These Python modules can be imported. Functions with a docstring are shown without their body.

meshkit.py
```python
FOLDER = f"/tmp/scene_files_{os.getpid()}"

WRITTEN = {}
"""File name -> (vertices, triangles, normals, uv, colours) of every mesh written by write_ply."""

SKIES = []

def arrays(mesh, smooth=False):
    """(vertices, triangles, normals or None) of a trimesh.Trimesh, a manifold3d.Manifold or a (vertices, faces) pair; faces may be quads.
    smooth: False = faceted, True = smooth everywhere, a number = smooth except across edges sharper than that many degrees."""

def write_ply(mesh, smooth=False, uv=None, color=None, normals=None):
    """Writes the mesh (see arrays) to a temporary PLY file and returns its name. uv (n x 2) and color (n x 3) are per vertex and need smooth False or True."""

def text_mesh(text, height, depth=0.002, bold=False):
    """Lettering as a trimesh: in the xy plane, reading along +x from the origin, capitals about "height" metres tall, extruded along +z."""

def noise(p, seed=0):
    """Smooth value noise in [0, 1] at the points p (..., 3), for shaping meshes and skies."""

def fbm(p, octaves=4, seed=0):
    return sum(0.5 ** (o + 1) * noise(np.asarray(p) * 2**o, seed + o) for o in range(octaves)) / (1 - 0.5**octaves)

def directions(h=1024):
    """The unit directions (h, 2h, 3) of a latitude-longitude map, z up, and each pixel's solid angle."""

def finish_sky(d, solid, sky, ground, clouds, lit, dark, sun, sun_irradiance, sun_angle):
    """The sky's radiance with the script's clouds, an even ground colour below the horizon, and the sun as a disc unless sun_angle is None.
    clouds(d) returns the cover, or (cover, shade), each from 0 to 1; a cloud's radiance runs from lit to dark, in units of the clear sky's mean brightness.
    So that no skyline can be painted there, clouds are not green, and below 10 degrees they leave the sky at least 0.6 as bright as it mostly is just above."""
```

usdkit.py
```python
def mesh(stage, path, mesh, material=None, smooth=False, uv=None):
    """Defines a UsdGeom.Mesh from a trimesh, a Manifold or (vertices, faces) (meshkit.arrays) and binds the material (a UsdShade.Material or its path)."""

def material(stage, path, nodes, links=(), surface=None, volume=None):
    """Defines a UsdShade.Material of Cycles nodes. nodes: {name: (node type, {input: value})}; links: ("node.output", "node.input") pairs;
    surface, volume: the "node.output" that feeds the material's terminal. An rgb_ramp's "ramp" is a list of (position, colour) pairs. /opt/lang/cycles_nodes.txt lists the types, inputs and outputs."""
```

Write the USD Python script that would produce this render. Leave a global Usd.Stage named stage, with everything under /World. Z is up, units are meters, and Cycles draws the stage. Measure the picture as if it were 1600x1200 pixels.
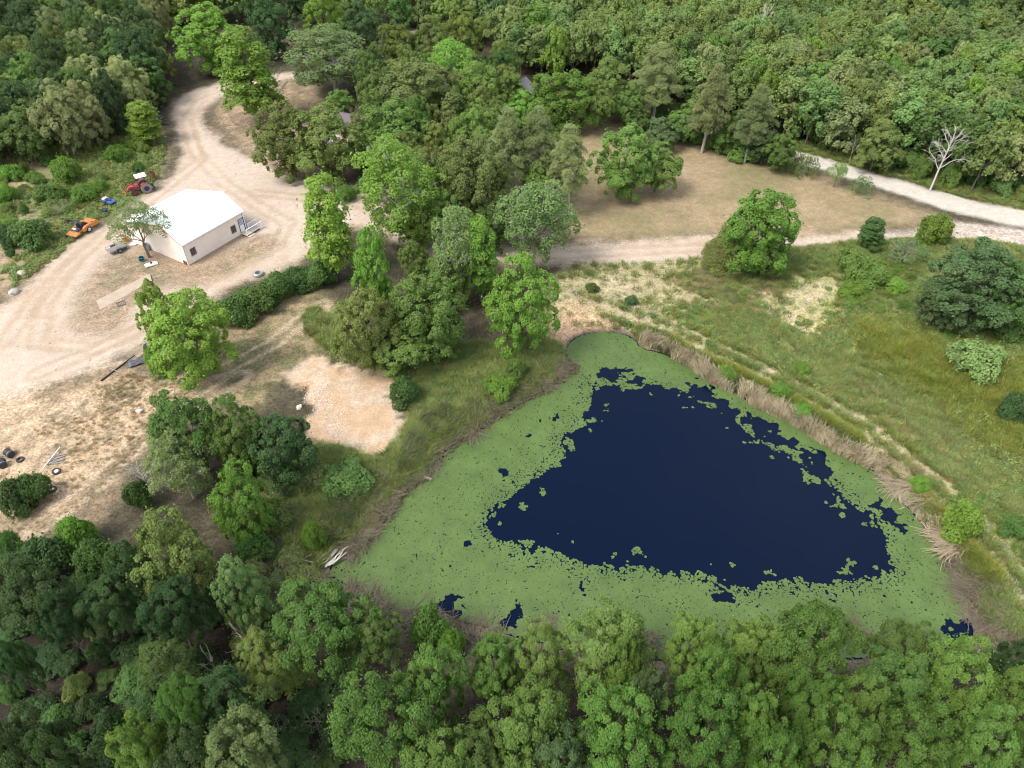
import math, random
import numpy as np
import trimesh, usdkit, meshkit
from pxr import Usd, UsdGeom, UsdLux, UsdShade, Gf, Sdf, Vt

stage = Usd.Stage.CreateInMemory()
UsdGeom.Xform.Define(stage, '/World')
T_ = Sdf.ValueTypeNames
# ------------------------------------------------------------------ camera, sky, sun, exposure
CAM_H, PITCH, FPX = 58.0, math.radians(42.3), 1150.0        # altitude, pitch below the horizon, focal length in 1600-pixel units
cam = UsdGeom.Camera.Define(stage, '/World/camera')
cam.CreateHorizontalApertureAttr(36.0)
cam.CreateFocalLengthAttr(36.0 * FPX / 1600)
cam.CreateExposureAttr(1.62)
cam.AddTranslateOp().Set((0, 0, CAM_H))
cam.AddRotateXYZOp().Set((90 - math.degrees(PITCH), 0, 0))

SUN_EL, SUN_AZ = math.radians(54), math.radians(-122)          # azimuth = atan2(x, y) of the direction towards the sun
usdkit.material(stage, '/World/Looks/sky', {
    "sky": ("sky_texture", {"sky_type": "single_scattering", "sun_disc": False, "sun_elevation": SUN_EL, "sun_rotation": SUN_AZ}),
    "tc": ("texture_coordinate", {}),
    "n": ("noise_texture", {"scale": 2.2, "detail": 5.0, "roughness": 0.55}),
    "r": ("map_range", {"from_min": 0.35, "from_max": 0.7, "to_min": 0.3, "to_max": 0.65, "clamp": True}),
    "m": ("mix", {"color2": (6.2, 6.0, 5.75)}),
    "b": ("background_shader", {"strength": 0.1}),
}, [("tc.generated", "n.vector"), ("n.fac", "r.value"), ("r.result", "m.fac"), ("sky.color", "m.color1"), ("m.color", "b.color")], surface="b.background")
dome = UsdLux.DomeLight.Define(stage, '/World/sky')
UsdShade.MaterialBindingAPI.Apply(dome.GetPrim()).Bind(UsdShade.Material.Get(stage, '/World/Looks/sky'))
dome.GetPrim().SetCustomDataByKey('kind', 'structure')
sun = UsdLux.DistantLight.Define(stage, '/World/sun')
sun.CreateNormalizeAttr(True)
sun.CreateIntensityAttr(0.4)
sun.CreateAngleAttr(24.0)
sun.CreateColorAttr((1.0, 0.95, 0.86))
sun.AddRotateZOp().Set(-math.degrees(SUN_AZ))
sun.AddRotateXOp().Set(-(90 - math.degrees(SUN_EL)))

# ------------------------------------------------------------------ helpers
CP, SP = math.cos(PITCH), math.sin(PITCH)
WATER = -1.0


def ray(px, py):
    x, y = px - 800.0, 600.0 - py
    return np.array([x, FPX * CP + y * SP, -FPX * SP + y * CP])


def on_plane(px, py, z=0.0):
    d = ray(px, py)
    return np.array([0, 0, CAM_H]) + d * (z - CAM_H) / d[2]


def depth_of(p):
    return p[1] * CP - (p[2] - CAM_H) * SP


def poly(pts, z=0.0):
    return np.array([on_plane(a, b, z)[:2] for a, b in pts])


def sstep(a, b, x):
    t = np.clip((x - a) / (b - a), 0, 1)
    return t * t * (3 - 2 * t)


def line_dist(P, X, Y, closed=False):
    """Distance of the points X, Y to a polyline."""
    best = np.full(X.shape, 1e18)
    n = len(P)
    X, Y = np.asarray(X, np.float32), np.asarray(Y, np.float32)
    P = np.asarray(P, np.float32)
    for i in range(n if closed else n - 1):
        a, b = P[i], P[(i + 1) % n]
        d = b - a
        t = np.clip(((X - a[0]) * d[0] + (Y - a[1]) * d[1]) / max(d @ d, 1e-9), 0, 1)
        best = np.minimum(best, (X - a[0] - t * d[0]) ** 2 + (Y - a[1] - t * d[1]) ** 2)
    return np.sqrt(best)


def sdf(P, X, Y):
    """Signed distance to a closed polygon, negative inside."""
    inside = np.zeros(X.shape, bool)
    n = len(P)
    for i in range(n):
        (x0, y0), (x1, y1) = P[i], P[(i + 1) % n]
        if y0 == y1:
            continue
        c = (y0 > Y) != (y1 > Y)
        inside ^= c & (X < (x1 - x0) * (Y - y0) / (y1 - y0) + x0)
    d = line_dist(P, X, Y, True)
    return np.where(inside, -d, d)


def fb(X, Y, scale, seed=0, octaves=4):
    return meshkit.fbm(np.stack([X * scale + 513.1, Y * scale + 711.7, np.full(np.shape(X), 0.37)], -1), octaves, seed) - 0.5


def smooth_poly(P, it=2):
    for _ in range(it):
        Q = np.roll(P, -1, 0)
        P = np.stack([P * 0.75 + Q * 0.25, P * 0.25 + Q * 0.75], 1).reshape(-1, 2)
    return P


POND_PX = [(905, 524), (945, 517), (988, 526), (1002, 546), (1035, 552), (1075, 570), (1110, 597), (1150, 615), (1190, 640), (1230, 657), (1270, 682), (1310, 708), (1345, 724), (1372, 742),
           (1400, 775), (1430, 805), (1455, 840), (1475, 870), (1500, 905), (1519, 937), (1516, 968), (1520, 1002), (1440, 1022), (1300, 1030), (1150, 1034), (1000, 1030), (900, 1020), (840, 1000), (790, 990), (745, 975), (700, 968),
           (640, 958), (590, 938), (545, 915), (505, 893), (560, 850), (600, 820), (640, 765), (668, 747), (695, 707), (740, 680), (790, 645), (850, 613), (878, 590), (893, 575), (884, 555), (888, 538)]
POND = smooth_poly(poly(POND_PX, WATER), 1)
OPEN_PX = [(930, 602), (985, 599), (1040, 606), (1075, 617), (1110, 640), (1150, 660), (1190, 690), (1225, 715), (1265, 730), (1300, 755), (1320, 785), (1345, 800), (1370, 820), (1380, 850), (1390, 880),
           (1388, 905), (1340, 903), (1290, 912), (1260, 912), (1200, 908), (1160, 920), (1130, 905), (1080, 890), (1030, 888), (970, 883), (925, 888), (880, 868), (830, 852), (780, 838), (752, 822),
           (790, 780), (830, 757), (862, 730), (885, 705), (868, 688), (895, 668), (920, 640), (925, 615)]
OPEN = smooth_poly(poly(OPEN_PX, WATER), 1)
B_AZ, B_L, B_W, B_T, B_H, B_R = math.radians(58.5), 11.0, 12.1, 0.277, 3.5, 1.95     # the shed: bearing of its long wall, length, width, ridge place, wall height, ridge rise
B_A = on_plane(294.9, 415.0)[:2]
BE, BN = np.array([math.cos(B_AZ), math.sin(B_AZ)]), np.array([-math.sin(B_AZ), math.cos(B_AZ)])
B_C = B_A + BE * B_L / 2 + BN * B_W / 2
TRACK_PX = [(900, 458), (945, 470), (1021, 498), (1104, 539), (1187, 578), (1269, 620), (1352, 669), (1415, 720), (1476, 772), (1530, 828), (1585, 892), (1640, 960)]
TRACK = np.array([on_plane(a, b)[:2] for a, b in TRACK_PX])


def height(X, Y):
    X, Y = np.asarray(X, float), np.asarray(Y, float)
    d = sdf(POND, X, Y)
    n = fb(X, Y, 1 / 38, 3, 2) * 2.2 + fb(X, Y, 1 / 9, 5, 2) * 0.5
    n = n * sstep(2, 14, d) * sstep(8, 18, np.hypot(X - B_C[0], Y - B_C[1]))
    bump = fb(X, Y, 1 / 2.2, 6, 2) * 0.16 * sstep(7, 10, np.hypot(X - B_C[0], Y - B_C[1]))
    out = WATER + sstep(-1.0, 5.0, d) * 1.12 - 0.083 + n * 1.0 + bump
    inn = WATER - 0.05 + d * 0.28
    return np.where(d > 0, out, np.maximum(inn, -3.2))


def ground_at(x, y):
    i = min(max(int(np.searchsorted(gx, x)) - 1, 0), len(gx) - 2)
    j = min(max(int(np.searchsorted(gy, y)) - 1, 0), len(gy) - 2)
    u, v = (x - gx[i]) / (gx[i + 1] - gx[i]), (y - gy[j]) / (gy[j + 1] - gy[j])
    return float((Zg[j, i] * (1 - u) + Zg[j, i + 1] * u) * (1 - v) + (Zg[j + 1, i] * (1 - u) + Zg[j + 1, i + 1] * u) * v)


def at(px, py, up=0.0):
    """The place on the ground (plus up metres) seen at that pixel of the photograph."""
    z = 0.0
    for _ in range(6):
        p = on_plane(px, py, z + up)
        z = ground_at(p[0], p[1])
    return np.array([p[0], p[1], z])


used = {}


def numbered(path):
    n = used.get(path, -1) + 1
    used[path] = n
    return path if n == 0 else f'{path}_{n:03d}'


def tagp(p, label=None, cat=None, group=None, kind=None):
    for k, v in (('label', label), ('category', cat), ('group', group), ('kind', kind)):
        if v:
            p.SetCustomDataByKey(k, v)
    return p


def thing(name, label, cat, loc=(0, 0, 0), rotz=0.0, group=None, tilt=None):
    x = UsdGeom.Xform.Define(stage, numbered('/World/' + name))
    x.AddTranslateOp().Set(tuple(map(float, loc)))
    x.AddRotateZOp().Set(math.degrees(rotz))
    if tilt:
        x.AddRotateXYZOp().Set(tilt)
    return tagp(x.GetPrim(), label, cat, group)


def put(parent, name, mesh, mat, smooth=False):
    path = numbered((str(parent.GetPath()) if parent is not None else '/World') + '/' + name)
    return usdkit.mesh(stage, path, mesh, '/World/Looks/' + mat, smooth=smooth).GetPrim()


def join(*ms):
    return trimesh.util.concatenate([m for m in ms if m is not None])


def box(cx, cy, cz, sx, sy, sz, rot=None):
    m = trimesh.creation.box((sx, sy, sz))
    if min(sx, sy, sz) > 0.12:                                  # a chamfered box: hull of three thinner ones
        c = min(0.03, min(sx, sy, sz) * 0.15)
        m = trimesh.util.concatenate([trimesh.creation.box((sx - c * 2 * (k != 0), sy - c * 2 * (k != 1), sz - c * 2 * (k != 2))) for k in range(3)]).convex_hull
    if rot is not None:
        m.apply_transform(trimesh.transformations.euler_matrix(*rot))
    m.apply_translation((cx, cy, cz))
    return m


def cyl(p0, p1, r0, r1=None, n=16):
    p0, p1 = np.array(p0, float), np.array(p1, float)
    v, f = tube(np.array([p0, p1]), [r0, r0 if r1 is None else r1], n, caps=True)
    return trimesh.Trimesh(v, f, process=False)


def tube(pts, radii, sides=6, caps=False):
    p = np.asarray(pts, float)
    radii = np.asarray(radii, float)
    t = np.gradient(p, axis=0)
    t /= np.linalg.norm(t, axis=1, keepdims=True) + 1e-12
    ref = np.where(np.abs(t[:, 2:]) < 0.9, [[0, 0, 1.0]], [[1.0, 0, 0]])
    a = np.cross(t, ref)
    a /= np.linalg.norm(a, axis=1, keepdims=True) + 1e-12
    b, ang = np.cross(t, a), np.arange(sides) * 2 * np.pi / sides
    v = p[:, None] + radii[:, None, None] * (np.cos(ang)[None, :, None] * a[:, None] + np.sin(ang)[None, :, None] * b[:, None])
    i, j = np.meshgrid(np.arange(len(p) - 1), np.arange(sides), indexing="ij")
    q = np.stack([i * sides + j, i * sides + (j + 1) % sides, (i + 1) * sides + (j + 1) % sides, (i + 1) * sides + j], -1).reshape(-1, 4)
    f = np.vstack([q[:, [0, 1, 2]], q[:, [0, 2, 3]]])
    v = v.reshape(-1, 3)
    if caps:
        n = len(v)
        v = np.vstack([v, p[0], p[-1]])
        k = np.arange(sides)
        e = (len(p) - 1) * sides
        f = np.vstack([f, np.stack([np.full(sides, n), (k + 1) % sides, k], 1), np.stack([np.full(sides, n + 1), e + k, e + (k + 1) % sides], 1)])
    return v, f


def ring_tyre(r, w, hole, n=24):
    """A tyre about the x axis: rounded shoulders, open middle."""
    prof = np.array([(hole, -w * 0.42), (r * 0.86, -w * 0.5), (r * 0.97, -w * 0.38), (r, -w * 0.2), (r, w * 0.2), (r * 0.97, w * 0.38), (r * 0.86, w * 0.5), (hole, w * 0.42), (hole, -w * 0.42)])
    m = trimesh.creation.revolve(prof, sections=n)
    m.apply_transform(trimesh.transformations.rotation_matrix(np.pi / 2, [0, 1, 0]))
    return m


def rim_disc(r, w, n=20):
    prof = np.array([(0.0, -w * 0.28), (r * 0.3, -w * 0.3), (r * 0.4, -w * 0.12), (r * 0.8, -w * 0.12), (r, -w * 0.42), (r, w * 0.42), (r * 0.8, w * 0.12), (r * 0.4, w * 0.12), (r * 0.3, w * 0.3), (0.0, w * 0.28)])
    m = trimesh.creation.revolve(prof, sections=n)
    m.apply_transform(trimesh.transformations.rotation_matrix(np.pi / 2, [0, 1, 0]))
    return m


def moved(m, loc, rot=None):
    m = m.copy()
    if rot is not None:
        m.apply_transform(trimesh.transformations.euler_matrix(*rot))
    m.apply_translation(loc)
    return m


# ------------------------------------------------------------------ materials
def mat(name, col, rough=0.6, metal=0.0, spec=0.4, var=0.12, scale=6.0, bump=0.0, dirt=None, dirt_amt=0.5):
    nodes = {"tc": ("texture_coordinate", {}), "n": ("noise_texture", {"scale": scale, "detail": 5.0, "roughness": 0.6}),
             "h": ("hsv", {"color": col}), "mr": ("map_range", {"from_min": 0.25, "from_max": 0.75, "to_min": 1 - var, "to_max": 1 + var}),
             "p": ("principled_bsdf", {"roughness": rough, "metallic": metal, "specular_ior_level": spec})}
    links = [("tc.object", "n.vector"), ("n.fac", "mr.value"), ("mr.result", "h.value")]
    last = "h.color"
    if dirt is not None:
        nodes["n2"] = ("noise_texture", {"scale": scale * 0.35, "detail": 6.0, "roughness": 0.65})
        nodes["m2"] = ("map_range", {"from_min": 0.48, "from_max": 0.7, "to_min": 0.0, "to_max": dirt_amt, "clamp": True})
        nodes["mx"] = ("mix", {"color2": dirt})
        links += [("tc.object", "n2.vector"), ("n2.fac", "m2.value"), ("m2.result", "mx.fac"), (last, "mx.color1")]
        last = "mx.color"
    links.append((last, "p.base_color"))
    if bump:
        nodes["b"] = ("bump", {"strength": bump, "distance": 0.03})
        links += [("n.fac", "b.height"), ("b.normal", "p.normal")]
    return usdkit.material(stage, '/World/Looks/' + name, nodes, links, surface="p.BSDF")


mat('bark', (0.13, 0.105, 0.08), 0.85, var=0.35, scale=5, bump=0.5)
mat('pale_bark', (0.34, 0.31, 0.27), 0.8, var=0.25, scale=5, bump=0.4)
mat('dead_wood', (0.46, 0.43, 0.39), 0.8, var=0.2, scale=4)
mat('driftwood', (0.30, 0.26, 0.23), 0.8, var=0.3, scale=4)
mat('roof_white', (0.86, 0.88, 0.90), 0.42, 0.0, 0.5, var=0.03, scale=0.6)
mat('wall_cream', (0.75, 0.665, 0.59), 0.55, var=0.05, scale=0.8, dirt=(0.5, 0.36, 0.25), dirt_amt=0.22)
mat('trim_red', (0.33, 0.10, 0.08), 0.5)
mat('trim_white', (0.78, 0.78, 0.77), 0.5)
mat('dark_glass', (0.03, 0.035, 0.045), 0.08, spec=0.7, var=0.02)
mat('blue_glass', (0.16, 0.24, 0.42), 0.1, spec=0.7, var=0.1)
mat('window_frame_brown', (0.16, 0.10, 0.09), 0.5)
mat('rust', (0.16, 0.055, 0.04), 0.8, var=0.35, scale=5, dirt=(0.08, 0.04, 0.03))
mat('tractor_red', (0.30, 0.045, 0.042), 0.55, var=0.2, dirt=(0.2, 0.11, 0.08), dirt_amt=0.6)
mat('canopy_white', (0.85, 0.85, 0.85), 0.5, var=0.03)
mat('tyre', (0.03, 0.03, 0.032), 0.8, var=0.25, dirt=(0.16, 0.13, 0.1), dirt_amt=0.5)
mat('tyre_dusty', (0.20, 0.175, 0.14), 0.9, var=0.25)
mat('black_metal', (0.025, 0.025, 0.03), 0.5, var=0.25)
mat('dark_steel', (0.10, 0.10, 0.12), 0.5, 0.3, var=0.25)
mat('navy', (0.03, 0.035, 0.12), 0.5)
mat('blue_paint', (0.05, 0.11, 0.32), 0.5, dirt=(0.2, 0.18, 0.16), dirt_amt=0.3)
mat('orange_paint', (0.42, 0.165, 0.045), 0.55, var=0.2, dirt=(0.33, 0.14, 0.06), dirt_amt=0.7)
mat('rim_white', (0.78, 0.78, 0.8), 0.4, var=0.06)
mat('grey_metal', (0.33, 0.34, 0.36), 0.45, 0.4, var=0.2, dirt=(0.25, 0.18, 0.13))
mat('teal_plastic', (0.06, 0.22, 0.26), 0.45)
mat('white_plastic', (0.80, 0.81, 0.83), 0.5, var=0.05)
mat('grey_plank', (0.22, 0.205, 0.19), 0.85, var=0.25)
mat('new_plank', (0.62, 0.50, 0.36), 0.8, var=0.15)
mat('rock', (0.36, 0.33, 0.29), 0.9, var=0.3, scale=2.5, bump=0.5)
mat('pale_stone', (0.55, 0.50, 0.44), 0.9, var=0.25, scale=2.5, bump=0.4)
mat('concrete', (0.36, 0.295, 0.23), 0.9, var=0.12, scale=1.6, dirt=(0.33, 0.24, 0.17), dirt_amt=0.7)
mat('shingle_purple', (0.13, 0.10, 0.125), 0.85, var=0.2, scale=4)
mat('shingle_grey', (0.15, 0.145, 0.165), 0.85, var=0.2, scale=4)
mat('tarp_blue', (0.06, 0.06, 0.26), 0.5, var=0.2)
mat('house_wall', (0.58, 0.53, 0.47), 0.7, var=0.08)


def leaf_mat(name, col, trans=0.28, hue=0.018, val=0.22, isl=0.35, rough=0.55):
    tcol = (min(1, col[0] * 1.5), min(1, col[1] * 1.45), col[2] * 0.8)
    usdkit.material(stage, '/World/Looks/leaf_' + name, {
        "o": ("object_info", {}), "g": ("geometry", {}), "tc": ("texture_coordinate", {}),
        "wn": ("white_noise_texture", {"dimensions": "1D"}),
        "hu": ("map_range", {"to_min": 0.5 - hue, "to_max": 0.5 + hue}),
        "va": ("map_range", {"to_min": 1 - val, "to_max": 1 + val}),
        "iv": ("map_range", {"to_min": 1 - isl, "to_max": 1 + isl}),
        "n": ("noise_texture", {"scale": 0.8, "detail": 2.0}),
        "nv": ("map_range", {"from_min": 0.3, "from_max": 0.7, "to_min": 0.8, "to_max": 1.2}),
        "m1": ("math", {"math_type": "multiply"}), "m2": ("math", {"math_type": "multiply"}),
        "h1": ("hsv", {"color": col}), "h2": ("hsv", {"color": tcol}),
        "p": ("principled_bsdf", {"roughness": rough, "specular_ior_level": 0.28}),
        "t": ("translucent_bsdf", {}), "mx": ("mix_closure", {"fac": trans}),
    }, [("o.random", "hu.value"), ("o.random", "wn.w"), ("wn.value", "va.value"), ("g.random_per_island", "iv.value"), ("tc.object", "n.vector"), ("n.fac", "nv.value"),
        ("va.result", "m1.value1"), ("iv.result", "m1.value2"), ("m1.value", "m2.value1"), ("nv.result", "m2.value2"),
        ("hu.result", "h1.hue"), ("hu.result", "h2.hue"), ("m2.value", "h1.value"), ("m2.value", "h2.value"),
        ("h1.color", "p.base_color"), ("h2.color", "t.color"), ("p.BSDF", "mx.closure1"), ("t.BSDF", "mx.closure2")], surface="mx.closure")


for nm, c in {'lime': (0.220, 0.400, 0.056), 'bright': (0.212, 0.365, 0.052), 'mid': (0.192, 0.318, 0.066), 'green': (0.130, 0.232, 0.054), 'olive': (0.225, 0.305, 0.074),
              'brownish': (0.240, 0.300, 0.084), 'dark': (0.078, 0.150, 0.044), 'bluish': (0.132, 0.222, 0.080), 'fresh': (0.150, 0.272, 0.050), 'pale': (0.255, 0.380, 0.120), 'silver': (0.255, 0.365, 0.122),
              'yellow': (0.205, 0.275, 0.048), 'pine': (0.340, 0.400, 0.155)}.items():
    leaf_mat(nm, c)
leaf_mat('forest', (0.225, 0.335, 0.098), hue=0.022, val=0.32)
leaf_mat('weed', (0.305, 0.375, 0.115), hue=0.05, val=0.35)
leaf_mat('lushweed', (0.31, 0.35, 0.062), hue=0.04, val=0.25)
leaf_mat('drygrass', (0.46, 0.365, 0.21), hue=0.02, val=0.3)
leaf_mat('reed', (0.60, 0.50, 0.35), trans=0.15, hue=0.01, val=0.1, isl=0.4)
leaf_mat('old_reed', (0.34, 0.285, 0.20), trans=0.1, hue=0.01, val=0.1, isl=0.55)
leaf_mat('green_reed', (0.17, 0.20, 0.09), trans=0.25, hue=0.01, val=0.1, isl=0.4)
leaf_mat('flower', (0.7, 0.55, 0.03), trans=0.1)
usdkit.material(stage, '/World/Looks/leaf_pad', {
    "g": ("geometry", {}), "n": ("noise_texture", {"scale": 0.5, "detail": 4.0}), "wn": ("white_noise_texture", {"dimensions": "1D"}),
    "r": ("rgb_ramp", {"ramp": [(0.0, (0.080, 0.128, 0.034)), (0.3, (0.118, 0.200, 0.058)), (0.7, (0.142, 0.232, 0.070)), (0.9, (0.185, 0.250, 0.090)), (0.97, (0.20, 0.16, 0.09)), (1.0, (0.16, 0.10, 0.06))]}),
    "nv": ("map_range", {"from_min": 0.3, "from_max": 0.7, "to_min": 0.86, "to_max": 1.14}), "h": ("hsv", {}),
    "p": ("principled_bsdf", {"roughness": 0.5, "specular_ior_level": 0.3}),
}, [("g.random_per_island", "r.fac"), ("r.color", "h.color"), ("g.position", "n.vector"), ("n.fac", "nv.value"), ("nv.result", "h.value"), ("h.color", "p.base_color")], surface="p.BSDF")

usdkit.material(stage, '/World/Looks/ground', {
    "a": ("attribute", {"attribute": "cover"}), "gr": ("attribute", {"attribute": "grit"}), "mf": ("mix_float", {"a": 1.0, "use_clamp": False}), "g": ("geometry", {}),
    "n1": ("noise_texture", {"scale": 0.9, "detail": 6.0, "roughness": 0.7}), "n2": ("noise_texture", {"scale": 3.6, "detail": 4.0, "roughness": 0.7}),
    "r1": ("map_range", {"from_min": 0.3, "from_max": 0.7, "to_min": 0.62, "to_max": 1.38}), "r2": ("map_range", {"from_min": 0.3, "from_max": 0.7, "to_min": 0.62, "to_max": 1.38}),
    "m": ("math", {"math_type": "multiply"}), "h": ("hsv", {}), "b": ("bump", {"strength": 0.5, "distance": 0.12}),
    "p": ("principled_bsdf", {"roughness": 0.95, "specular_ior_level": 0.15}),
}, [("g.position", "n1.vector"), ("g.position", "n2.vector"), ("n1.fac", "r1.value"), ("n2.fac", "r2.value"), ("r1.result", "m.value1"), ("r2.result", "m.value2"), ("m.value", "mf.b"), ("gr.fac", "mf.fac"), ("mf.result", "h.value"),
    ("a.color", "h.color"), ("h.color", "p.base_color"), ("n2.fac", "b.height"), ("b.normal", "p.normal")], surface="p.BSDF")
usdkit.material(stage, '/World/Looks/water', {
    "g": ("geometry", {}), "n": ("noise_texture", {"scale": 3.0, "detail": 3.0}), "b": ("bump", {"strength": 0.05, "distance": 0.02}),
    "p": ("principled_bsdf", {"base_color": (0.0007, 0.0048, 0.0185), "roughness": 0.05, "ior": 1.33, "specular_ior_level": 0.18}),
}, [("g.position", "n.vector"), ("n.fac", "b.height"), ("b.normal", "p.normal")], surface="p.BSDF")

# ------------------------------------------------------------------ ground: one grid, cut into the ground, the roads, the yard, the lawn and the pond bed
def axis(lo, hi, fine, lo2, hi2, mid):
    a = np.arange(lo, hi + 1e-6, fine)
    left = np.arange(lo - mid, lo2, -mid)[::-1]
    right = np.arange(hi + mid, hi2, mid)
    far = np.array([40, 120, 260, 480, 800.0])
    return np.concatenate([lo2 - far[::-1], left, a, right, hi2 + far])


gx, gy = axis(-78, 78, 0.42, -175, 175, 1.1), axis(12, 138, 0.42, -40, 275, 1.1)
GX, GY = np.meshgrid(gx, gy, indexing='xy')
X, Y = GX.ravel(), GY.ravel()

YARD = smooth_poly(poly([(268, 170), (288, 146), (335, 135), (472, 114), (478, 124), (385, 143), (328, 160), (312, 182), (322, 206), (362, 232), (420, 262), (470, 280), (540, 288), (590, 302), (640, 340), (700, 385), (770, 392),
                         (880, 389), (1000, 380), (1110, 366), (1230, 378), (1330, 366), (1352, 362), (1352, 378), (1260, 386), (1110, 402), (1000, 411), (880, 413), (760, 408), (690, 405), (600, 366), (560, 358), (535, 352),
                         (485, 402), (425, 432), (372, 446), (330, 472), (300, 472), (262, 520), (205, 552), (150, 578), (60, 610), (-60, 640), (-60, 520), (15, 478), (60, 440), (100, 398), (150, 362), (185, 342), (232, 302), (262, 284), (288, 252), (280, 212)]), 2)
ISLAND = smooth_poly(poly([(165, 400), (200, 384), (300, 425), (385, 372), (425, 362), (440, 385), (330, 448), (235, 455), (190, 520), (140, 528), (100, 498)]), 1)
GRAVEL = smooth_poly(poly([(1060, 175), (1140, 205), (1222, 232), (1300, 252), (1400, 282), (1500, 310), (1600, 332), (1760, 364), (1760, 392), (1600, 357), (1500, 335), (1400, 303), (1300, 274), (1220, 248), (1130, 228), (1050, 190)]), 2)
JUNCT = smooth_poly(poly([(1470, 345), (1540, 352), (1640, 370), (1640, 395), (1560, 380), (1500, 372), (1350, 378), (1350, 366), (1440, 362)]), 1)
LAWN = smooth_poly(poly([(870, 185), (960, 195), (1060, 218), (1200, 248), (1300, 284), (1420, 322), (1490, 346), (1350, 366), (1230, 376), (1110, 366), (900, 386), (880, 330), (890, 260)]), 2)
DRYISLE = smooth_poly(poly([(328, 162), (385, 145), (480, 126), (560, 190), (560, 280), (470, 275), (420, 258), (345, 215)]), 1)
SAND = smooth_poly(poly([(425, 588), (480, 556), (560, 572), (606, 584), (642, 640), (625, 685), (585, 716), (545, 698), (498, 692), (488, 640)]), 2)
STRAW = smooth_poly(poly([(-80, 610), (100, 600), (220, 585), (300, 598), (350, 600), (240, 680), (205, 720), (150, 790), (60, 838), (-80, 860)]), 1)
SLOPE = smooth_poly(poly([(225, 600), (280, 545), (345, 500), (420, 470), (480, 435), (530, 480), (525, 560), (430, 592), (415, 650), (340, 640), (300, 605)]), 1)
MEADOW = smooth_poly(poly([(880, 412), (1000, 408), (1110, 402), (1260, 384), (1350, 378), (1480, 372), (1700, 400), (1700, 1010), (1580, 1000), (1500, 900), (1370, 735), (1230, 650), (1100, 590), (1000, 530), (930, 505), (860, 500)]), 1)
LUSH = smooth_poly(poly([(1330, 500), (1420, 500), (1480, 530), (1600, 560), (1700, 600), (1700, 760), (1560, 740), (1480, 650), (1400, 600), (1330, 560)]), 2)
POCKETS = [poly(p) for p in ([(1230, 460), (1310, 430), (1300, 480), (1255, 512)], [(1180, 455), (1230, 480), (1275, 520), (1240, 510)], [(860, 500), (960, 500), (900, 470), (870, 440)], [(880, 445), (1000, 430), (1110, 468), (1000, 470)],
                             [(1425, 595), (1470, 610), (1480, 622), (1440, 610)], [(1365, 540), (1395, 545), (1385, 555)], [(720, 545), (745, 550), (735, 560)], [(465, 480), (520, 470), (515, 500), (490, 510)])]
LEFTG = smooth_poly(poly([(480, 470), (560, 540), (740, 540), (880, 520), (890, 560), (780, 660), (690, 710), (600, 820), (510, 890), (440, 850), (420, 740), (500, 690), (640, 660), (600, 580), (480, 540)]), 1)
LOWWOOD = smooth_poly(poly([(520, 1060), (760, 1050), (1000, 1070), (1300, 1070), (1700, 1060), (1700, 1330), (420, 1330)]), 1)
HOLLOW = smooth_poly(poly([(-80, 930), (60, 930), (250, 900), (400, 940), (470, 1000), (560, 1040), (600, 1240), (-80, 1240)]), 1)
VERGE = smooth_poly(poly([(1220, 215), (1330, 240), (1500, 285), (1700, 325), (1700, 362), (1500, 309), (1300, 252), (1220, 236)]), 1)
LEFTV = smooth_poly(poly([(-80, 230), (120, 220), (250, 190), (262, 270), (150, 350), (60, 430), (-80, 520)]), 1)


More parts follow.
